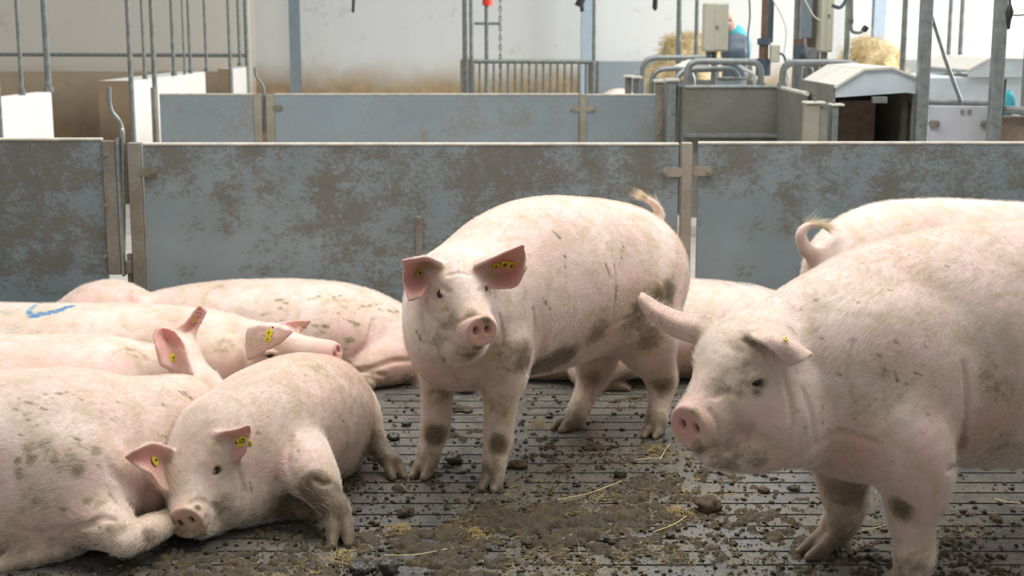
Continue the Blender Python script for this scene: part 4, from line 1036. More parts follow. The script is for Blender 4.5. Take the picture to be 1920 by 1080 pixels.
# far row
q1 = panel(300, 476, 175, Y2, 'far pale blue panel, left one behind the near row', SHEETB, group='far blue pen panels')
q2 = panel(516, 1085, 175, Y2, 'long far pale blue panel in the middle of the back row', SHEETB, group='far blue pen panels')
plate(q2, 510, 530, 203, Y2, RUST, (), 9); plate(q2, 1069, 1090, 204, Y2, RUSTL, (1073,), 10)
m = MB(); m.box(X_(791, Y2), X_(799, Y2), Y2 - .034, Y2 - .026, Z_(290, Y2), Z_(243, Y2), .003); m.build('stiffener_strip', RUSTL, q2)
q3 = panel(1101, 1230, 176, Y2, 'short far pale blue panel ending at the feeder pillars', SHEETB, group='far blue pen panels')
plate(q3, 1098, 1116, 204, Y2, RUSTL, (1112,), 10)
post(477, 492, 176, Y2, RUSTL, 'far post left of the thin bent rod'); post(500, 515, 177, Y2, RUSTL, 'far post right of the thin bent rod'); post(1087, 1099, 176, Y2, RUSTL, 'far post with crossed plates below the light blue column')
m = MB(); m.tube([W(478, 126, Y2), W(480, 142, Y2), W(492, 160, Y2), W(495, 178, Y2), W(496, 250, Y2)], .011, 10, smooth_path=True)
tag(m.build('bent_rod', GALVD, at=W(496, 250, Y2)), 'thin bent rod above the far left panels', 'latch rod')
m = MB(); xg = X_(250, 10.9); m.box(X_(296, 10.9), X_(303, 10.9), 10.7, 10.78, 0, .98); tag(m.build('panel_end_post', RUST, at=(X_(300, 10.9), 10.74, 0)), 'brown end post of the far left panel', 'post')

# ------------------------------------------------------------------ barred gate against the wall
YG = 13.0
t = root('barred_gate', (X_(990, YG), YG, 0), 'low barred gate of thin upright rods in front of the white wall', 'gate')
MB().tube([W(886, 115, YG), W(1112, 116, YG)], .020, 10).build('top_rail', GALVD, t)
a = W(886, 115, YG); b = W(1112, 116, YG)
MB().tube([(a[0], YG, .12), (b[0], YG, .12)], .02, 10).build('bottom_rail', GALVD, t)
for i in range(18):
    x = a[0] + (b[0] - a[0]) * i / 17; MB().tube([(x, YG, .12), (x, YG, a[2])], .011 if i not in (0, 17) else .02, 8).build('bar', GALVD, t)
m = MB(); m.box(X_(864, 13.4), X_(884, 13.4), 13.3, 13.7, 0, Z_(110, 13.4), .01)
tag(m.build('gate_pillar', RUSTL, at=(X_(874, 13.4), 13.5, 0)), 'stained brown pillar at the left end of the barred gate', 'pillar')
post(1102, 1109, 112, 13.1, RUST, 'brown post at the right end of the barred gate'); post(1116, 1122, 114, 13.3, GALVD, 'grey post beside the light blue column')
# drinker pipe with cross arm and red valve
t = root('drinker_pipe', (X_(912, 14), 14, 0), 'thin wall pipe with short cross arm and red cap above the gate', 'pipe')
MB().tube([(X_(913, 14), 14, 0), (X_(913, 14), 14, 3.2)], .022, 10).build('tube', GALVD, t)
MB().tube([W(889, 44, 14), W(937, 44, 14)], .014, 8).build('cross_arm', GALVD, t)
MB().tube([W(914, 10, 14), W(914, -4, 14)], .05, 12).build('valve_cap', RED, t)
m = MB(); a = W(938, -10, 13.8); zs = np.arange(a[2], .7, -.045)
for i, z in enumerate(zs):
    c = np.array([a[0], a[1], z]); R = .020; pts = [c + np.array([math.cos(t_) * R * .6 * (1 if i % 2 else 0), math.cos(t_) * R * .6 * (0 if i % 2 else 1), math.sin(t_) * R * 1.4]) for t_ in np.linspace(0, 2 * math.pi, 9)]
    m.tube(pts, .006, 5, caps=False)
tag(m.build('hanging_chain', GALVD, at=(a[0], a[1], .7)), 'hanging chain right of the thin pipe above the barred gate', 'chain')
for u, v0, v1, Y, lb in ((1228, -8, 20, 12.0, 'dark hanging connector in front of the white wall, left of the machines'), (662, -6, 24, 14, 'short dark cable end hanging by the middle of the white wall')):
    m = MB(); m.tube([W(u + 2, v0 - 60, Y), W(u + 2, v0, Y), W(u, v1, Y)], .012, 8); m.tube([W(u + 1, v0 + 2, Y), W(u, v1 - 3, Y)], .022 if u > 1000 else .014, 8)
    tag(m.build('hanging_cable', BLACKM, at=W(u, v1, Y)), lb, 'cable')
m = MB(); m.tube([W(1092, -20, 14), W(1090, 0, 14), W(1084, 12, 14)], .04, 8); m.tube([W(1090, -5, 14), W(1092, 22, 14)], .02, 8)
tag(m.build('cable_bundle', BLACKM, at=W(1090, 12, 14)), 'dark frayed bundle at the top of the light blue column', 'cable')

# ------------------------------------------------------------------ feeding stations at the right
YB = 9.6
def slabq(name, pts, th, mat, parent):
    """a sheet through four corner points, given real thickness along its normal"""
    P = [np.asarray(p, float) for p in pts]; n = nrm(np.cross(P[1] - P[0], P[3] - P[0])) * th / 2
    return MB().hexa([p - n for p in P], [p + n for p in P]).build(name, mat, parent)
zt = Z_(163, YB)
t = root('feeder_stall', (X_(1380, YB), YB, 0), 'dark stainless stall wall below the bent pipe hoops', 'feeder')
x0, x1 = X_(1283, YB), X_(1457, YB); x2 = X_(1512, 8.55)
slabq('front_sheet', [(x0, YB, .15), (x1, YB, .15), (x1, YB, zt), (x0, YB, zt)], .02, STEEL, t)
slabq('side_sheet', [(x1, YB, .15), (x2, 8.55, .15), (x2, 8.55, zt), (x1, YB, zt)], .02, STEEL, t)
slabq('left_sheet', [(x0, YB, .15), (x0, 11.5, .15), (x0, 11.5, zt), (x0, YB, zt)], .02, STEEL, t)
MB().tube([(x0, YB - .01, zt), (x1, YB - .01, zt)], .014, 8).build('rim', GALV, t)
MB().tube([(x1, YB - .01, zt), (x2, 8.54, zt)], .014, 8).build('side_rim', EDGE, t)
MB().box(x0, x1, YB - .12, YB - .01, Z_(255, YB), Z_(250, YB)).build('ledge', GALVD, t)
# pillars left of the stall
for u0, u1, vt, Y, mt, lb in ((1231, 1243, 155, 9.9, RUST, 'brown pillar where the far panels meet the stall, left one of two'), (1252, 1268, 153, 9.7, GALV, 'grey pillar left of the stainless stall, right one of two'), (1173, 1184, 146, 11.6, RUST, 'short brown pillar behind the far right panel'), (1188, 1199, 148, 11.5, GALV, 'short grey pillar behind the far right panel')):
    x0_, x1_ = X_(u0, Y), X_(u1, Y); q = root('stall_pillar', ((x0_ + x1_) / 2, Y, 0), lb, 'pillar')
    MB().box(x0_, x1_, Y, Y + .10, 0, Z_(vt, Y), .004).build('shaft', mt, q)
    MB().box(x0_ - .02, x1_ + .02, Y - .02, Y + .12, Z_(vt, Y), Z_(vt, Y) + .02, .004).build('cap', EDGE, q)
    for k in range(3): m = MB(); bolt(m, np.array([(x0_ + x1_) / 2, Y, .55 + .15 * k])); m.build('bolt', GALV, q)
def hoop(us, Y, r, label, mat=GALV, down=True):
    P = [W(u, v, y) for u, v, y in us]; q = root('pipe_hoop', (P[0][0], P[0][1], 0), label, 'hoop', 'bent pipe hoops on the feeding stations')
    if down: P = [P[0] * np.array([1, 1, 0])] + P[1:-1] + [P[-1] * np.array([1, 1, 0])]
    pts = [P[0]]
    for i in range(1, len(P) - 1):
        a, b, c = P[i - 1], P[i], P[i + 1]; rr = min(.11, np.linalg.norm(a - b) * .45, np.linalg.norm(c - b) * .45)
        s, e = b + nrm(a - b) * rr, b + nrm(c - b) * rr
        for k in range(6): t_ = k / 5; pts.append((1 - t_) ** 2 * s + 2 * t_ * (1 - t_) * b + t_ * t_ * e)
    pts.append(P[-1]); MB().tube(pts, r, 12).build('tube', mat, q)
    for e in (P[0], P[-1]): MB().tube([e, e + np.array([0, 0, .03])], r * 1.5, 12).build('collar', mat, q)
hoop([(1287, 164, 9.62), (1290, 115, 9.62), (1427, 116, 9.62), (1427, 164, 9.62)], 9.6, .022, 'tall pipe hoop on the stainless stall, front one', down=False)
hoop([(1256, 160, 9.75), (1268, 132, 9.8), (1385, 128, 9.95), (1406, 150, 9.95)], 9.9, .020, 'lower slanting pipe hoop behind the front hoop')
hoop([(1219, 168, 10.9), (1222, 130, 10.9), (1300, 128, 10.9), (1300, 150, 10.9)], 9.9, .02, 'pipe hoop above the far panel end, left of the stall')
hoop([(1203, 140, 12.1), (1206, 109, 12.1), (1345, 108, 12.1), (1345, 140, 12.1)], 9.9, .024, 'wide pipe hoop in front of the left straw pile')
hoop([(1467, 164, 9.45), (1469, 118, 9.4), (1596, 118, 9.1), (1625, 136, 8.9)], 9.9, .024, 'long pipe hoop running to the hooded feeder', down=False)
hoop([(1505, 160, 9.9), (1506, 126, 9.9), (1520, 126, 9.9), (1545, 126, 9.9)], 9.9, .018, 'small pipe bend behind the long hoop')
# top tray and drum behind the hoops
t = root('dosing_drum', (X_(1372, 9.9), 9.9, 0), 'pale round dosing drum behind the tall pipe hoop', 'drum')
m = MB(); c = W(1372, 160, 9.9); m.tube([(c[0], 9.9, 0.0), (c[0], 9.9, Z_(148, 9.9))], .10, 24); m.build('drum_body', HOODM, t)
m = MB(); m.tube([(c[0], 9.9, Z_(148, 9.9)), (c[0], 9.9, Z_(145, 9.9))], .116, 24); m.build('drum_rim', GALV, t)
t = root('roof_plate', (X_(1300, 11.2), 11.2, 0), 'pale sloping cover plate before the left straw pile', 'cover')
slabq('plate', [W(1255, 130, 11.6), W(1330, 122, 11.6), W(1345, 105 + 8, 12.0), W(1290, 114, 12.0)], .02, HOODT, t)
slabq('side_panel', [W(1250, 175, 11.6), W(1420, 175, 11.6), W(1420, 150, 11.6), W(1250, 150, 11.6)], .03, STEEL, t)
# control boxes
def cbox(u0, u1, v0, v1, Y, label, vfoot, d=.18, extra=True):
    xa, xb = X_(u0, Y, 60), X_(u1, Y, 60); za, zb = Z_(v1, Y), Z_(v0, Y)
    q = root('control_box', ((xa + xb) / 2, Y, 0), label, 'control box')
    MB().box(xa, xb, Y, Y + d, za, zb, .012).build('housing', CREAM, q)
    dr = MB().box(xa + (xb - xa) * .42, xb - .008, Y - .018, Y - .001, za + .01, zb - .01, .006).build('door', CREAM, q)
    MB().tube([(xa + (xb - xa) * .48, Y - .02, (za + zb) / 2), (xa + (xb - xa) * .48, Y - .032, (za + zb) / 2)], .010, 10).build('lock', GALVD, dr)
    MB().box(xa + .02, xa + .06, Y + .05, Y + .09, Z_(vfoot, Y), za, .003).build('bracket', GALVD, q)
    MB().tube([((xa + xb) / 2, Y + .1, 0), ((xa + xb) / 2, Y + .1, za)], .022, 10).build('stand', GALVD, q)
cbox(1322, 1366, 4, 97, 10.2, 'cream electrical control box left of the brown pipe', 112)
cbox(1540, 1564, -40, 98, 9.9, 'cream control box hanging right of the tall brown duct', 115)
# round steel pipe with pump
def stack(u, segs, Y, label, name, cat):
    q = root(name, (X_(u, Y, 60), Y, 0), label, cat)
    for v0, v1, r, mt, nm in segs:
        MB().tube([(X_(u, Y, 60), Y, Z_(v1, Y)), (X_(u, Y, 60), Y, Z_(v0, Y) if v0 > -40 else 3.2)], r, 18).build(nm, mt, q)
    return q
q = stack(1433, ((-60, 75, .022, BROWNM, 'feed_pipe'), (72, 84, .045, NAVY, 'coupling'), (84, 110, .032, BROWNM, 'pump_neck'), (110, 142, .05, NAVY, 'pump_motor')), 9.8, 'brown vertical feed pipe ending in a dark blue pump motor', 'feed_pump', 'pump')
MB().box(X_(1443, 9.7), X_(1458, 9.7), 9.68, 9.78, Z_(117, 9.7), Z_(84, 9.7), .006).build('terminal_box', CREAM, q)
MB().tube([W(1450, 100, 9.7), W(1468, 103, 9.7), W(1474, 125, 9.7), W(1470, 150, 9.7)], .008, 8, smooth_path=True).build('pump_cable', GALVD, q)
q = stack(1443, ((-60, 80, .025, NAVY, 'tube'),), 10.1, 'dark blue downpipe just behind the brown feed pipe', 'down_pipe', 'pipe')
q = root('duct', (X_(1528, 10.1), 10.1, 0), 'tall brown duct with pale blue side left of the hanging cream box', 'duct')
MB().box(X_(1516, 10.1, 60), X_(1540, 10.1, 60), 10.1, 10.3, .2, 3.2, .01).build('duct_body', RUST, q)
MB().box(X_(1500, 10.1, 60), X_(1518, 10.1, 60), 10.0, 10.1, Z_(72, 10.1), 3.2, .01).build('side_box', COLUMN, q)
q = root('pump_motor', (X_(1507, 9.7), 9.7, 0), 'small dark blue motor lying above the long pipe hoop', 'motor')
MB().tube([W(1500, 84, 9.7), W(1500, 108, 9.7)], .045, 16).build('gearbox', NAVY, q)
MB().tube([W(1500, 99, 9.72), W(1521, 101, 9.6)], .04, 16).build('motor_body', NAVY, q)
MB().tube([W(1520, 101, 9.6), W(1523, 101, 9.58)], .043, 16).build('end_cap', GALV, q)
MB().tube([W(1500, 84, 9.7), W(1500, 72, 9.7)], .038, 14).build('inlet', BROWNM, q)
MB().tube([(X_(1500, 9.7), 9.7, 0.0), W(1500, 108, 9.7)], .02, 10).build('stand', GALVD, q)
# thin cables and hoses
for i, (pts, r, mt, lb) in enumerate((
    ([(1404, -20, 9.9), (1406, 30, 9.9), (1402, 70, 9.9), (1404, 120, 9.9)], .006, GALVD, 'thin hose hanging left of the brown feed pipe'),
    ([(1440, -20, 9.6), (1455, 10, 9.6), (1466, 30, 9.6), (1474, 60, 9.6), (1470, 100, 9.6)], .005, WHITEM, 'pale cable drooping right of the brown feed pipe'),
    ([(1500, -20, 9.7), (1512, 5, 9.7), (1526, 30, 9.7), (1538, 38, 9.7)], .004, WHITEM, 'thin pale wire across the tall brown duct'),
    ([(1560, 10, 9.6), (1575, 14, 9.6), (1586, 0, 9.6), (1590, -20, 9.6)], .012, NAVY, 'dark hose curling by the top of the hanging cream box'),
    ([(1380, 118, 9.9), (1395, 130, 9.9), (1412, 140, 9.9), (1416, 160, 9.9)], .012, WHITEM, 'white hose under the front pipe hoop'),
    ([(1478, 110, 9.6), (1474, 130, 9.6), (1480, 150, 9.6), (1476, 165, 9.6)], .010, WHITEM, 'white hose hanging under the long pipe hoop'))):
    m = MB(); m.tube([W(*p) for p in pts], r, 8, smooth_path=True); tag(m.build('hose' if r > .007 else 'cable', mt, at=W(*pts[-1])), lb, 'hose' if r > .007 else 'cable')
# hooked drinker hanging in front of the bright wall
t = root('hanging_drinker', W(1597, 45, 9.3), 'hooked drinker pipe hanging in front of the bright wall', 'drinker')
MB().tube([W(1598, -60, 9.3), W(1597, 40, 9.3)], .010, 10).build('drop_tube', GALVD, t)
MB().tube([W(1597, 38, 9.3), W(1596, 52, 9.3), W(1600, 60, 9.3), W(1612, 61, 9.3), W(1620, 56, 9.3)], .011, 10, smooth_path=True).build('bend', GALVD, t)
MB().tube([W(1619, 58, 9.3), W(1625, 50, 9.3)], .02, 10).build('nozzle', BLACKM, t)
MB().tube([W(1596, 36, 9.3), W(1596, 44, 9.3)], .016, 10).build('joint', BROWNM, t)
# hooded feeder
def hooded(P, Y, dep, label, topm, gabm, ins=True, walls=True):
    q = root('hooded_feeder', (X_(P[0][0], Y), Y, 0), label, 'feeder')
    xz = [(X_(u, Y, v), Z_(v, Y)) for u, v in P]
    m = MB(); m.prism(xz, Y, Y + .02); m.build('hood_front', gabm, q)
    m = MB(); m.prism(xz, Y + dep, Y + dep + .02); m.build('hood_back', gabm, q)
    top = xz[1:-1] if len(xz) > 5 else xz
    m = MB()
    for i in range(1, len(xz) - 2):
        a, b = xz[i], xz[i + 1]; n = nrm([-(b[1] - a[1]), b[0] - a[0]]) * .012
        m.hexa([(a[0], Y - .02, a[1]), (b[0], Y - .02, b[1]), (b[0] + n[0], Y - .02, b[1] + n[1]), (a[0] + n[0], Y - .02, a[1] + n[1])],
               [(a[0], Y + dep + .02, a[1]), (b[0], Y + dep + .02, b[1]), (b[0] + n[0], Y + dep + .02, b[1] + n[1]), (a[0] + n[0], Y + dep + .02, a[1] + n[1])])
    m.build('hood_roof', topm, q)
    return q, xz
q, xz = hooded([(1567, 183), (1565, 166), (1620, 132), (1672, 129), (1724, 150), (1723, 172)], 8.0, .9, 'hooded feeding station with zinc gable cover and dark open front', HOODT, HOODM)
xl, xr = xz[0][0], xz[-1][0]; ze = xz[0][1] + .02
MB().box(xl - .02, xl, 8.0, 8.9, .1, ze + .05, .003).build('side_wall', STEEL, q)
MB().box(xr - .02, xr, 8.05, 8.9, .1, ze, .003).build('side_wall', STEEL, q)
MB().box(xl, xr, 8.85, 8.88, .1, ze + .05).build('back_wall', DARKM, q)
MB().box(xl + .1, xr - .15, 8.35, 8.38, .1, Z_(192, 8.2)).build('inner_door', BROWNM, q)
m = MB(); m.tube([(X_(1697, 8.1), 8.1, .1), (X_(1697, 8.1), 8.1, Z_(192, 8.1))], .03, 12); m.build('inner_post', DARKM, q)
MB().box(X_(1633, 8.0), X_(1660, 8.0), 7.96, 8.0, Z_(193, 8), Z_(181, 8), .003).build('lamp_bracket', GALVD, q)
MB().box(xl, xr, 8.0, 8.85, .1, .3).build('trough', STEEL, q)
# pillars in front of the hood
for u0, u1, vt, Y, mt, lb in ((1511, 1538, 195, 7.7, RUSTL, 'pale brown boxed pillar left of the hooded feeder'), (1560, 1573, 199, 7.75, GALV, 'grey square pillar under the left corner of the hood')):
    xa, xb = X_(u0, Y), X_(u1, Y); q = root('feeder_pillar', ((xa + xb) / 2, Y, 0), lb, 'pillar')
    MB().box(xa, xb, Y, Y + .08, 0, Z_(vt, Y), .004).build('shaft', mt, q)
    MB().box(xa + (xb - xa) * .72, xb + (.045 if u0 < 1550 else .002), Y + .01, Y + .1, 0, Z_(vt + 1, Y) - .012, .004).build('channel', RUST, q)
    MB().box(xa - .004, xb + .03, Y - .01, Y + .1, Z_(vt, Y), Z_(vt, Y) + .012, .003).build('cap', EDGE, q)
    MB().tube([(xb - .02, Y + .04, Z_(vt, Y)), (xb - .02, Y + .04, Z_(vt - 12, Y))], .008, 8).build('stub_bolt', GALVD, q)
# big posts and the door between them
for u0, u1, Y, lb in ((1723, 1746, 7.9, 'thick galvanised post right of the hooded feeder'), (1862, 1886, 7.6, 'thick galvanised post near the right edge')):
    xa, xb = X_(u0 + 2, Y, 100), X_(u1 + 1, Y, 100); q = root('steel_post', ((xa + xb) / 2, Y, 0), lb, 'post', 'thick galvanised posts')
    MB().box(xa, xb, Y, Y + .06, 0, 3.4, .006).build('shaft', GALV, q)
    MB().box(xa - .04, xb + .04, Y - .04, Y + .1, 0, .012).build('base_plate', GALVD, q)
    m = MB(); bolt(m, W((u0 + u1) / 2 - 8, 232, Y)); m.build('bolt', GALVD, q)
t = root('stall_door', (X_(1800, 7.9), 7.9, 0), 'pale galvanised stall door between the two thick posts', 'door')
MB().box(X_(1744, 7.9), X_(1860, 7.9), 7.88, 7.905, .1, Z_(199, 7.9), .003).build('sheet', flat('pale_galvanised_sheet', (.50, .50, .53), .5, .1, .12, 5), t)
plate(t, 1741, 1763, 232, 7.9, RUST, (1758,), 11, 'strap'); plate(t, 1839, 1862, 232, 7.9, RUST, (1843,), 11, 'strap')
for u in (1804, 1817): m = MB(); bolt(m, W(u, 209, 7.88), .012); m.build('bolt', RUST, t)
m = MB(); m.tube([W(1747, 30, 7.95), W(1772, 110, 7.95), W(1804, 197, 7.95)], .011, 10); tag(m.build('slanting_rod', GALV, at=W(1804, 197, 7.95)), 'slanting lift rod rising left from the pale stall door', 'rod')
m = MB(); m.tube([W(1735, 191, 7.97), W(1874, 194, 7.97)], .018, 10); tag(m.build('cross_rail', GALV, at=W(1800, 193, 7.97)), 'horizontal rail behind the top of the pale stall door', 'rail')
m = MB(); m.tube([W(1884, 206, 7.7), W(2100, 214, 7.7)], .022, 10); tag(m.build('side_rail', GALV, at=W(1900, 207, 7.7)), 'thick rail over the brown panel at the right edge', 'rail')
t = root('brown_panel', (X_(1960, 7.75), 7.75, 0), 'brown stained panel at the right edge behind the near row', 'pen panel')
MB().box(X_(1872, 7.75), X_(2100, 7.75), 7.74, 7.77, .05, Z_(219, 7.75), .003).build('sheet', dirty_paint('brown_stained_sheet', (.30, .23, .17), (.17, .12, .08), .95, 1.15), t)
m = MB(); m.tube([W(1877, 218, 7.68), W(1884, 148, 7.68)], .013, 4); tag(m.build('tilted_lever', DARKM, at=W(1877, 218, 7.68)), 'dark tilted lever beside the right-hand thick post', 'lever')
t = root('hanging_nozzle', W(1891, 60, 7.4), 'black nozzle hanging beside the right-hand thick post', 'nozzle')
MB().tube([W(1893, -40, 7.4), W(1894, 14, 7.4)], .006, 8).build('cable', BLACKM, t)
MB().tube([W(1894, 8, 7.4), W(1893, 22, 7.4), W(1891, 38, 7.4), W(1891, 55, 7.4)], .02, 12, rs=[.008, .022, .014, .007]).build('nozzle_body', BLACKM, t)
MB().tube([W(1894, 28, 7.4), W(1910, 29, 7.4), W(1925, 27, 7.4)], .004, 8).build('side_wire', BLACKM, t)
# second hood farther back at the right
q, xz2 = hooded([(1816, 145), (1815, 133), (1855, 111), (1930, 112), (1962, 132), (1962, 145)], 11.4, 1.3, 'pale far feeding station hood beyond the stall door', HOODT, HOODM)
MB().box(xz2[0][0] - .35, xz2[-1][0], 11.5, 12.5, .1, xz2[0][1], .01).build('body', HOODM, q)
# teal rounded thing at the right edge
t = root('teal_bundle', W(1895, 230, 8.3), 'bright teal rounded cloth bundle behind the right-hand thick post', 'cloth')
bb = []
for i in range(9):
    for j in range(16):
        a, b = math.pi * i / 8, 2 * math.pi * j / 16; r = 1 + .07 * math.sin(3 * b + i)
        bb.append(W(1886, 197, 8.3) + np.array([.055 * math.sin(a) * math.cos(b) * r, .05 * math.sin(a) * math.sin(b) * r, .085 * math.cos(a) * r]))
MB().add(bb, [(i * 16 + j, i * 16 + (j + 1) % 16, (i + 1) * 16 + (j + 1) % 16, (i + 1) * 16 + j) for i in range(8) for j in range(16)], True).build('cloth', TEAL, t)
MB().box(X_(1868, 8.3), X_(1905, 8.3), 8.2, 8.4, 0, Z_(215, 8.3)).build('crate', GALVD, t)
# people far away behind the control box are only hints of clothing: a seated worker
YP = 13.2
t = root('person', (X_(1376, YP), YP, 0), 'distant person in teal top and dark trousers half hidden by the cream box', 'person')
def worker(g):
    B = Limb([[*W(1380, 102, YP), .12 + g, .10 + g], [*W(1379, 84, YP), .12 + g, .10 + g], [*W(1375, 66, YP), .14 + g, .09 + g]], .03)
    A1 = Limb([[*W(1367, 66, YP), .045 + g, .045 + g], [*W(1360, 82, 13.1), .04 + g, .04 + g], [*W(1368, 94, 12.95), .030 + g, .03 + g]], .03)
    A2 = Limb([[*W(1384, 66, YP), .045 + g, .045 + g], [*W(1389, 82, 13.1), .04 + g, .04 + g], [*W(1382, 94, 12.95), .030 + g, .03 + g]], .03)
    K1, K2 = [Limb([[*W(u - 2, 100, YP), .085 + g, .085 + g], [*W(u, 100, 12.85), .075 + g, .075 + g], [X_(u, 12.85, 100), 12.85, .10, .045 + g, .05 + g]], .03) for u in (1373, 1386)]
    return [B, A1, A2], [K1, K2]
up_, lg_ = worker(0)
hd = [Limb([[*W(1372, 60, YP), .05, .05], [*W(1366, 48, 13.15), .055, .06]], .03), Ell(W(1364, 42, 13.12), (.075, .09, .105), None, .03), Ell(W(1363, 44, 13.03), (.014, .02, .018), None, .01), Ell(W(1359, 39, 13.04), (.012, .012, .010), None, .008, -1), Ell(W(1368, 39, 13.04), (.012, .012, .010), None, .008, -1)]
ft = [Limb([[X_(u, 12.85, 100), 12.85, .08, .04, .045], [X_(u, 12.85, 100), 12.66, .03, .04, .028]], .02) for u in (1373, 1386)]
hn = [Limb([[*W(u, 94, 12.95), .028, .028], [*W(u, 99, 12.86), .03, .016]], .01) for u in (1368, 1382)]
PERSKIN = flat('person_skin', (.62, .40, .30), .5); loc = np.array(WLOC[t.name])
for prims, nm, mt in ((up_ + lg_ + hd + ft + hn, 'body', PERSKIN), (worker(.012)[0], 'jacket', TEAL), (worker(.012)[1], 'trousers', NAVY)):
    V, Q, N_, H_ = solve(prims, .010); link(nm, V - loc, Q, mt, t, True)
m = MB(); m.box(X_(1362, 13.3), X_(1400, 13.3), 13.05, 13.5, 0, Z_(118, 13.2)); tag(m.build('straw_crate', RUSTL, at=(X_(1380, 13.3), 13.3, 0)), 'brown crate the distant person sits on', 'crate')
# straw piles
def straw_pile(u0, u1, vt, vb, Y, label, seed):
    x0, x1 = X_(u0, Y, vb), X_(u1, Y, vb); zt_, zb_ = Z_(vt, Y), Z_(vb, Y); cx, cz = (x0 + x1) / 2, 0
    rx, rz, ry = (x1 - x0) / 2, zt_, .8; vs = []; n, m_ = 40, 20
    for i in range(m_ + 1):
        for j in range(n):
            a, b = math.pi / 2 * i / m_, 2 * math.pi * j / n; p = .8
            vs.append((cx + rx * math.copysign(abs(math.cos(b)), math.cos(b)) * math.cos(a) ** p, Y + ry * math.sin(b) * math.cos(a) ** p, rz * math.sin(a) ** .9))
    V = np.array(vs); V += (np.stack([vnoise(V, 5, seed + k) for k in range(3)], 1) - .5) * .22 + (np.stack([vnoise(V, 14, seed + k) for k in range(3)], 1) - .5) * .10; V[:, 2] = np.maximum(V[:, 2], 0)
    V[:, 2] *= 1.12 - .25 * vnoise(V * np.array([1, 1, 0]), 2.2, seed)
    fs = [(i * n + j, i * n + (j + 1) % n, (i + 1) * n + (j + 1) % n, (i + 1) * n + j) for i in range(m_) for j in range(n)]
    loc = np.array([cx, Y, 0]); t = flat('straw_%d' % seed, (.62, .49, .27), .7, 0, .35, 22, .8)
    o = link('straw_pile', V - loc, fs, t, None, True); o.location = loc; tag(o, label, 'straw')
    rng = np.random.default_rng(seed); k = 5000; P0 = V[rng.integers(0, len(V), k)] + rng.normal(0, .03, (k, 3)); d = rng.normal(0, 1, (k, 3)); d[:, 2] = d[:, 2] * .5; d /= np.linalg.norm(d, axis=1)[:, None]
    L = .08 + .12 * rng.random((k, 1)); P = np.stack([P0 - d * L / 2, P0 + rng.normal(0, .006, (k, 3)), P0 + d * L / 2], 1); P[..., 2] = np.maximum(P[..., 2], .005)
    make_curves('straw', P - loc, .0022, t, o)
straw_pile(1192, 1400, 64, 140, 14.8, 'golden straw pile left of the cream control box', 31)
straw_pile(1545, 1718, 80, 132, 15.0, 'golden straw pile behind the hooded feeder', 33)

# ------------------------------------------------------------------ slatted concrete floor
def floor_material():
    t = NT('wet_slatted_concrete')
    a = t.noise(2.2, 6, .65); b = t.noise(11, 8, .72); c = t.noise(60, 5, .7)
    base = t.ramp(b, [(.32, (.075, .076, .074)), (.68, (.150, .150, .142))])
    film = t.ramp(t.math('ADD', t.math('MULTIPLY', a, .6), t.math('MULTIPLY', b, .5)), [(.47, 0.0), (.66, .8)])
    t.color(t.mix(film, base, t.ramp(c, [(.3, (.085, .072, .050)), (.7, (.165, .140, .098))])))
    wet = t.ramp(t.math('ADD', t.math('MULTIPLY', a, .5), t.math('MULTIPLY', b, .5)), [(.42, .16), (.60, .62)])
    t.set(Roughness=wet); t.b.inputs['Specular IOR Level'].default_value = .55
    t.bump(t.math('ADD', t.math('MULTIPLY', b, .7), t.math('MULTIPLY', c, .5)), .55, .005)
    return t.m
FLOORM = floor_material()
m = MB(); sw = .012; pitch = .1; per = .545; gap = .07
y = 1.9; k = 0
while y < 6.1:
    m.add([(-6, y, 0), (6, y, 0), (6, y + pitch - sw, 0), (-6, y + pitch - sw, 0)], [(0, 1, 2, 3)])
    ya, yb = y + pitch - sw, y + pitch
    x = -6.0 + .06; prev = -6.0
    while x < 6:
        e = min(x + per - gap, 6)
        m.add([(prev, ya, 0), (x, ya, 0), (x, yb, 0), (prev, yb, 0)], [(0, 1, 2, 3)])
        m.add([(x, ya, 0), (e, ya, 0), (e, yb, 0), (x, yb, 0), (x, ya, -.12), (e, ya, -.12), (e, yb, -.12), (x, yb, -.12)], [(1, 0, 4, 5), (3, 2, 6, 7), (0, 3, 7, 4), (2, 1, 5, 6)])
        prev = e; x = e + gap
    if prev < 6: m.add([(prev, ya, 0), (6, ya, 0), (6, yb, 0), (prev, yb, 0)], [(0, 1, 2, 3)])
    y += pitch
m.add([(-6, 1.9, -.12), (6, 1.9, -.12), (6, 6.2, -.12), (-6, 6.2, -.12)], [(0, 1, 2, 3)])
m.add([(-6, -3, 0), (6, -3, 0), (6, 1.9, 0), (-6, 1.9, 0)], [(0, 1, 2, 3)])
m.add([(-6, y, 0), (6, y, 0), (6, 6.2, 0), (-6, 6.2, 0)], [(0, 1, 2, 3)])
st(m.build('floor', FLOORM))
AISLE = flat('pale_aisle_concrete', (.50, .47, .42), .45, 0, .2, 4)
st(MB().box(-16, 22, 6.2, 18.3, -.1, -.001).build('floor_aisle', AISLE))
st(MB().box(-16, -6, -3, 6.2, -.1, -.001).add([], []).build('floor_left', AISLE)); st(MB().box(6, 22, -3, 6.2, -.1, -.001).build('floor_right', AISLE))

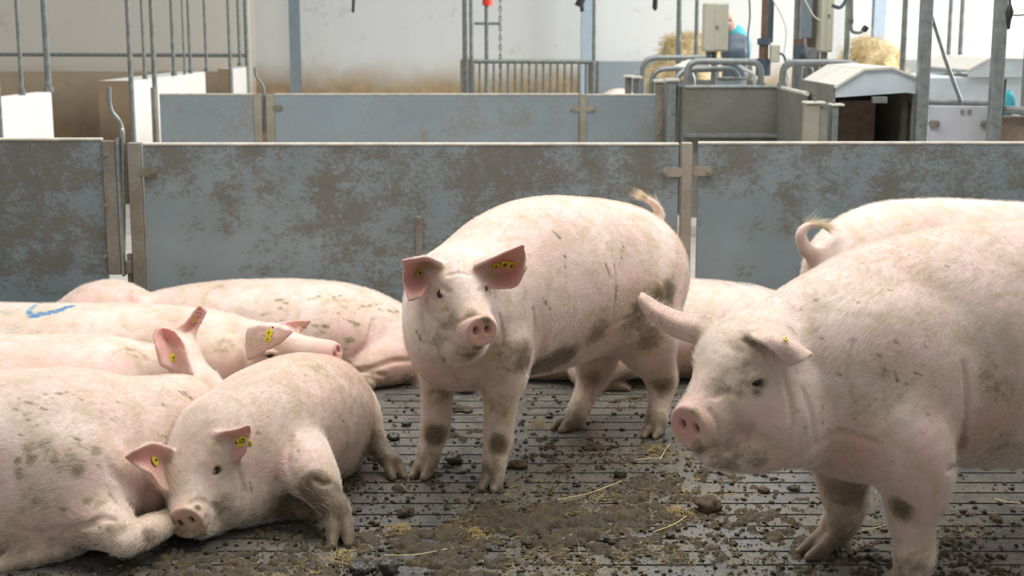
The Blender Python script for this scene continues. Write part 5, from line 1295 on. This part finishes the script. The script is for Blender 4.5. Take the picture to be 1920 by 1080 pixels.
# ------------------------------------------------------------------ dung and straw on the slats
def muck_material():
    t = NT('dung'); a = t.noise(16, 6, .7); b = t.noise(95, 5, .75)
    c = t.ramp(a, [(.3, (.028, .019, .009)), (.52, (.060, .041, .017)), (.76, (.15, .10, .04))])
    c = t.mix(t.ramp(b, [(.5, 0.0), (.72, .6)]), c, (.17, .115, .048))
    t.color(c); t.set(Roughness=t.ramp(a, [(.35, .35), (.6, .8)])); t.bump(b, .9, .006); return t.m
MUCK = muck_material()
STRAWM = flat('floor_straw', (.48, .355, .15), .6, 0, .4, 60)
STRAWL = flat('pale_straw', (.68, .56, .30), .5, 0, .15, 40)
def density(X, Y):
    """how thickly the floor is strewn"""
    d = np.exp(-((X - .15) / 1.15) ** 2 - ((Y - 3.75) / .62) ** 2) * 1.0
    d = np.maximum(d, .9 * np.exp(-((X + .35) / .9) ** 2 - ((Y - 3.5) / .35) ** 2))
    d = np.maximum(d, .55 * np.exp(-((X - .45) / .5) ** 2 - ((Y - 4.5) / .35) ** 2))
    d = np.maximum(d, .55 * np.exp(-((X - 1.2) / 1.1) ** 2 - ((Y - 3.6) / .6) ** 2))
    d = np.maximum(d, .95 * np.exp(-((X + .75) / .55) ** 2 - ((Y - 3.45) / .22) ** 2))
    return np.maximum(d, .12)
hs = .0065; gx = np.arange(-2.1, 2.3, hs); gy = np.arange(2.7, 5.4, hs); GX, GY = np.meshgrid(gx, gy, indexing='ij')
PT = np.stack([GX.ravel(), GY.ravel(), np.zeros(GX.size)], 1)
n = .30 * vnoise(PT, 6, 1) + .30 * vnoise(PT, 19, 2) + .28 * vnoise(PT, 47, 3) + .24 * vnoise(PT, 100, 4)
dn = density(PT[:, 0], PT[:, 1])
hgt = (n - (.80 - .285 * dn)) ; hh = np.where(hgt > 0, .003 + hgt * .085, -.006 + hgt * .1)
hh = np.maximum(hh + (vnoise(PT, 150, 6) - .5) * .011, -.01).reshape(GX.shape); hh = np.minimum(hh, .024)
keep = (np.maximum.reduce([hh[:-1, :-1], hh[1:, :-1], hh[:-1, 1:], hh[1:, 1:]]) > .0005)
idx = np.arange(GX.size).reshape(GX.shape); q = np.stack([idx[:-1, :-1][keep], idx[1:, :-1][keep], idx[1:, 1:][keep], idx[:-1, 1:][keep]], 1)
used = np.unique(q); mp = np.zeros(GX.size, int); mp[used] = np.arange(len(used)); V = np.stack([PT[used, 0], PT[used, 1], hh.ravel()[used]], 1)
def fastmesh(name, V, Q, mat, smooth=True, loc=None):
    me = bpy.data.meshes.new(name); k = Q.shape[1]
    me.vertices.add(len(V)); me.vertices.foreach_set('co', V.astype(np.float32).reshape(-1))
    me.loops.add(Q.size); me.loops.foreach_set('vertex_index', Q.reshape(-1).astype(np.int32))
    me.polygons.add(len(Q)); me.polygons.foreach_set('loop_start', np.arange(len(Q), dtype=np.int32) * k)
    me.update(calc_edges=True); me.polygons.foreach_set('use_smooth', np.full(len(Q), smooth)); me.materials.append(mat)
    o = bpy.data.objects.new(name, me); COL.objects.link(o)
    if loc is not None: o.location = loc
    return o
o = fastmesh('trodden_dung', V, mp[q], MUCK); tag(o, 'trodden dung spread over the slatted floor between the pigs', 'dung', kind='stuff')
# crumbs
rng = np.random.default_rng(5); N = 75000
X = rng.uniform(-2, 2.2, N); Y = rng.uniform(2.75, 5.6, N); kp = rng.random(N) < density(X, Y) * .55 + .03 * (Y > 4.2); X, Y = X[kp], Y[kp]; N = len(X)
ph = (1 + 5 ** .5) / 2; ico = np.array([(-1, ph, 0), (1, ph, 0), (-1, -ph, 0), (1, -ph, 0), (0, -1, ph), (0, 1, ph), (0, -1, -ph), (0, 1, -ph), (ph, 0, -1), (ph, 0, 1), (-ph, 0, -1), (-ph, 0, 1)]) / 1.9
icf = np.array([(0, 11, 5), (0, 5, 1), (0, 1, 7), (0, 7, 10), (0, 10, 11), (1, 5, 9), (5, 11, 4), (11, 10, 2), (10, 7, 6), (7, 1, 8), (3, 9, 4), (3, 4, 2), (3, 2, 6), (3, 6, 8), (3, 8, 9), (4, 9, 5), (2, 4, 11), (6, 2, 10), (8, 6, 7), (9, 8, 1)])
r = (.0013 + .0068 * rng.random(N) ** 4.5)
V = ico[None] * (1 + rng.normal(0, .38, (N, 12, 1))) * r[:, None, None] * np.array([1.2, 1.2, .8]); V += np.stack([X, Y, r * .55], 1)[:, None]
V[..., 2] = np.maximum(V[..., 2], .0005)
Q = (icf[None] + 12 * np.arange(N)[:, None, None]).reshape(-1, 3)
tag(fastmesh('dung_crumbs', V.reshape(-1, 3), Q, MUCK), 'dark dung crumbs scattered over the wet slats', 'dung', kind='stuff')
# loose straw bits
N = 64000; X = rng.uniform(-1.9, 2.2, N); Y = rng.uniform(2.8, 5.6, N); cl = vnoise(np.stack([X, Y, X * 0], 1), 5, 9)
kp = rng.random(N) < (density(X, Y) * .6 + .05) * np.clip((cl - .38) * 4, .08, 1.2); X, Y = X[kp], Y[kp]; N = len(X)
a = rng.uniform(0, math.pi, N); L = .008 + .04 * rng.random(N) ** 3; d = np.stack([np.cos(a) * L, np.sin(a) * L, rng.normal(0, .12, N) * L], 1)
P0 = np.stack([X, Y, .004 + .016 * density(X, Y) * rng.random(N)], 1); P = np.stack([P0 - d / 2, P0 + rng.normal(0, .12, (N, 3)) * L[:, None] * np.array([1, 1, .4]), P0 + d / 2], 1); P[..., 2] = np.maximum(P[..., 2], .002)
o = make_curves('straw_bits', P, .0009, STRAWM, None); tag(o, 'short golden straw bits strewn over the dung', 'straw', kind='stuff')
# long single stalks
for i, (pts, lb) in enumerate((([(1045, 937), (1100, 926), (1140, 912), (1165, 902)], 'long pale straw stalk right of the middle, nearest the centre pig'), ([(1226, 997), (1262, 984), (1290, 966)], 'pale straw stalk left of the big brown clod, bent at its end'),
    ([(722, 1041), (780, 1040), (850, 1027)], 'pale straw stalk lying below the front lying pig\'s hoof'), ([(1238, 862), (1246, 846), (1256, 832)], 'short upright straw stalk below the centre pig\'s rear hoof'),
    ([(1555, 1002), (1600, 998), (1640, 990), (1662, 984)], 'straw stalk on the slats left of the huge pig\'s near foreleg'), ([(1190, 862), (1215, 860), (1240, 858)], 'thin straw stalk lying level right of the centre pig'), ([(1050, 1012), (1066, 1005), (1078, 998)], 'short straw stalk low in the middle of the floor'),
    ([(1865, 935), (1890, 941), (1915, 944)], 'pale straw stalk at the right edge of the floor'))):
    m = MB(); Pp = [G(u, v, .014) for u, v in pts]; m.tube(Pp, .0016, 6, smooth_path=True); tag(m.build('straw_stalk', STRAWL, at=Pp[0] * np.array([1, 1, 0])), lb, 'straw stalk', 'single straw stalks')
# clods
DARKD = flat('dark_dung', (.055, .046, .034), .45, 0, .3, 60, .9); BRND = flat('brown_fibrous_dung', (.085, .058, .028), .85, 0, .45, 110, 1.0)
def clod(u, v, rpx, label, mat=DARKD, flatn=.75, seed=0, lumps=1, name='dung_clod'):
    c = G(u, v, 0); s = S(c); R = rpx * s; rr = random.Random(seed + u); vs = []; fs = []
    c = c + np.array([0, R * .6, 0]); m = MB()
    for k in range(lumps):
        off = np.array([rr.uniform(-1, 1) * R * .9, rr.uniform(-.5, .5) * R, 0]) if lumps > 1 else np.zeros(3); q = R * (rr.uniform(.5, .8) if lumps > 1 else 1)
        P = []
        for i in range(15):
            for j in range(22):
                a, b = math.pi * i / 14, 2 * math.pi * j / 22; P.append((math.sin(a) * math.cos(b), math.sin(a) * math.sin(b), math.cos(a)))
        P = np.array(P); dsp = 1 + (vnoise(P, 1.6, seed + k + u) - .5) * .6 + (vnoise(P, 4.5, seed + k + u) - .5) * .35 + (vnoise(P, 10, seed + u) - .5) * .16
        P = P * dsp[:, None] * q * np.array([1, 1, flatn]) + np.array([0, 0, q * flatn * .72]) + c + off; P[:, 2] = np.maximum(P[:, 2], .0008)
        m.add(P, [(i * 22 + j, i * 22 + (j + 1) % 22, (i + 1) * 22 + (j + 1) % 22, (i + 1) * 22 + j) for i in range(14) for j in range(22)], True)
    return tag(m.build(name, mat, at=(c[0], c[1], 0)), label, 'dung', 'dung clods on the slats')
for a in ((738, 826, 12, 'round dark dung ball between the lying pig and the centre pig, lower left one', DARKD, .65, 1, 1), (762, 800, 10, 'small dark dung ball highest of those left of the centre pig', DARKD, .6, 2, 1), (841, 814, 12, 'dark dung ball right of the centre pig\'s left foreleg', DARKD, .7, 3, 1),
          (851, 872, 15, 'dark dung ball between the two forelegs of the centre pig', DARKD, .75, 4, 1), (861, 774, 20, 'flat grey-brown dung heap seen between the centre pig\'s forelegs', MUCK, .4, 5, 4), (962, 878, 20, 'lumpy dung pile right of the centre pig\'s near foreleg', MUCK, .5, 6, 5),
          (1030, 784, 8, 'small dark clod beside the centre pig\'s far hind leg', DARKD, .7, 7, 1), (1333, 966, 25, 'big brown fibrous clod in front of the huge pig\'s snout', BRND, .72, 8, 1), (1164, 898, 12, 'dark angular clod at the tip of the long straw stalk', DARKD, .8, 9, 1),
          (766, 970, 15, 'dark rough clod below the two forelegs, left of centre', MUCK, .9, 10, 2), (1140, 1020, 15, 'flat dark clod low in the middle', DARKD, .6, 11, 3), (1000, 1026, 15, 'dark rough clod low, left of the flat one', MUCK, .7, 12, 3),
          (684, 1076, 20, 'wet dark dung balls at the bottom edge, left cluster', DARKD, .75, 13, 4), (727, 1078, 18, 'wet dark dung ball at the bottom edge, right of the cluster', DARKD, .9, 14, 1), (1185, 750, 10, 'small dung heap behind the centre pig\'s hind legs, right one', MUCK, .5, 15, 2),
          (1146, 755, 9, 'small dung heap behind the centre pig\'s hind legs, left one', MUCK, .5, 16, 2), (1440, 926, 13, 'pale brown crumbly clod under the huge pig\'s jaw', BRND, .7, 17, 2), (1494, 921, 11, 'dark clod right of the pale one under the jaw', MUCK, .7, 18, 2),
          (1110, 845, 16, 'loose dark dung heap right of the centre pig', MUCK, .4, 19, 5), (1868, 980, 17, 'brown dung heap with straw at the right edge', BRND, .6, 20, 3), (1258, 1010, 9, 'small dark clod below the bent stalk', DARKD, .7, 21, 1), (1082, 913, 8, 'small dark ball left of the angular clod', DARKD, .8, 22, 1)):
    clod(*a)
def tangle(u, v, rpx, n, label, seed):
    c = G(u, v, 0); R = rpx * S(c); rng = np.random.default_rng(seed); a = rng.uniform(0, 6.28, n); q = R * np.abs(rng.normal(0, .55, n)) * (1 + .5 * np.sin(a * 2 + seed) + .3 * np.sin(a * 5 + seed))
    P0 = np.stack([c[0] + np.cos(a) * q, c[1] + np.sin(a) * q * 1.2, .006 + .016 * np.clip(1 - q / R, 0, 1) * rng.random(n)], 1); d = rng.normal(0, 1, (n, 3)) * np.array([1, 1, .2]); L = R * (.12 + .55 * rng.random((n, 1)) ** 2)
    d = d / np.linalg.norm(d, axis=1)[:, None]; P = np.stack([P0 - d * L / 2, P0 + rng.normal(0, .004, (n, 3)), P0 + d * L / 2], 1); P[..., 2] = np.maximum(P[..., 2], .003)
    o = make_curves('straw_tangle', P - c, .0009, STRAWM, None); o.location = c; tag(o, label, 'straw', kind='stuff')
tangle(748, 998, 34, 260, 'tangle of golden straw below the front lying pig\'s hoof', 1); tangle(1265, 966, 40, 260, 'golden straw tangle left of the big brown clod', 2); tangle(890, 1006, 40, 240, 'flattened straw patch low in the middle', 3); tangle(1232, 848, 36, 160, 'straw wisps by the centre pig\'s rear hoof', 4); tangle(1010, 800, 40, 70, 'thin straw wisps beside the centre pig\'s far hind hoof', 6); tangle(640, 1050, 60, 120, 'straw wisps along the bottom edge at the left', 7)
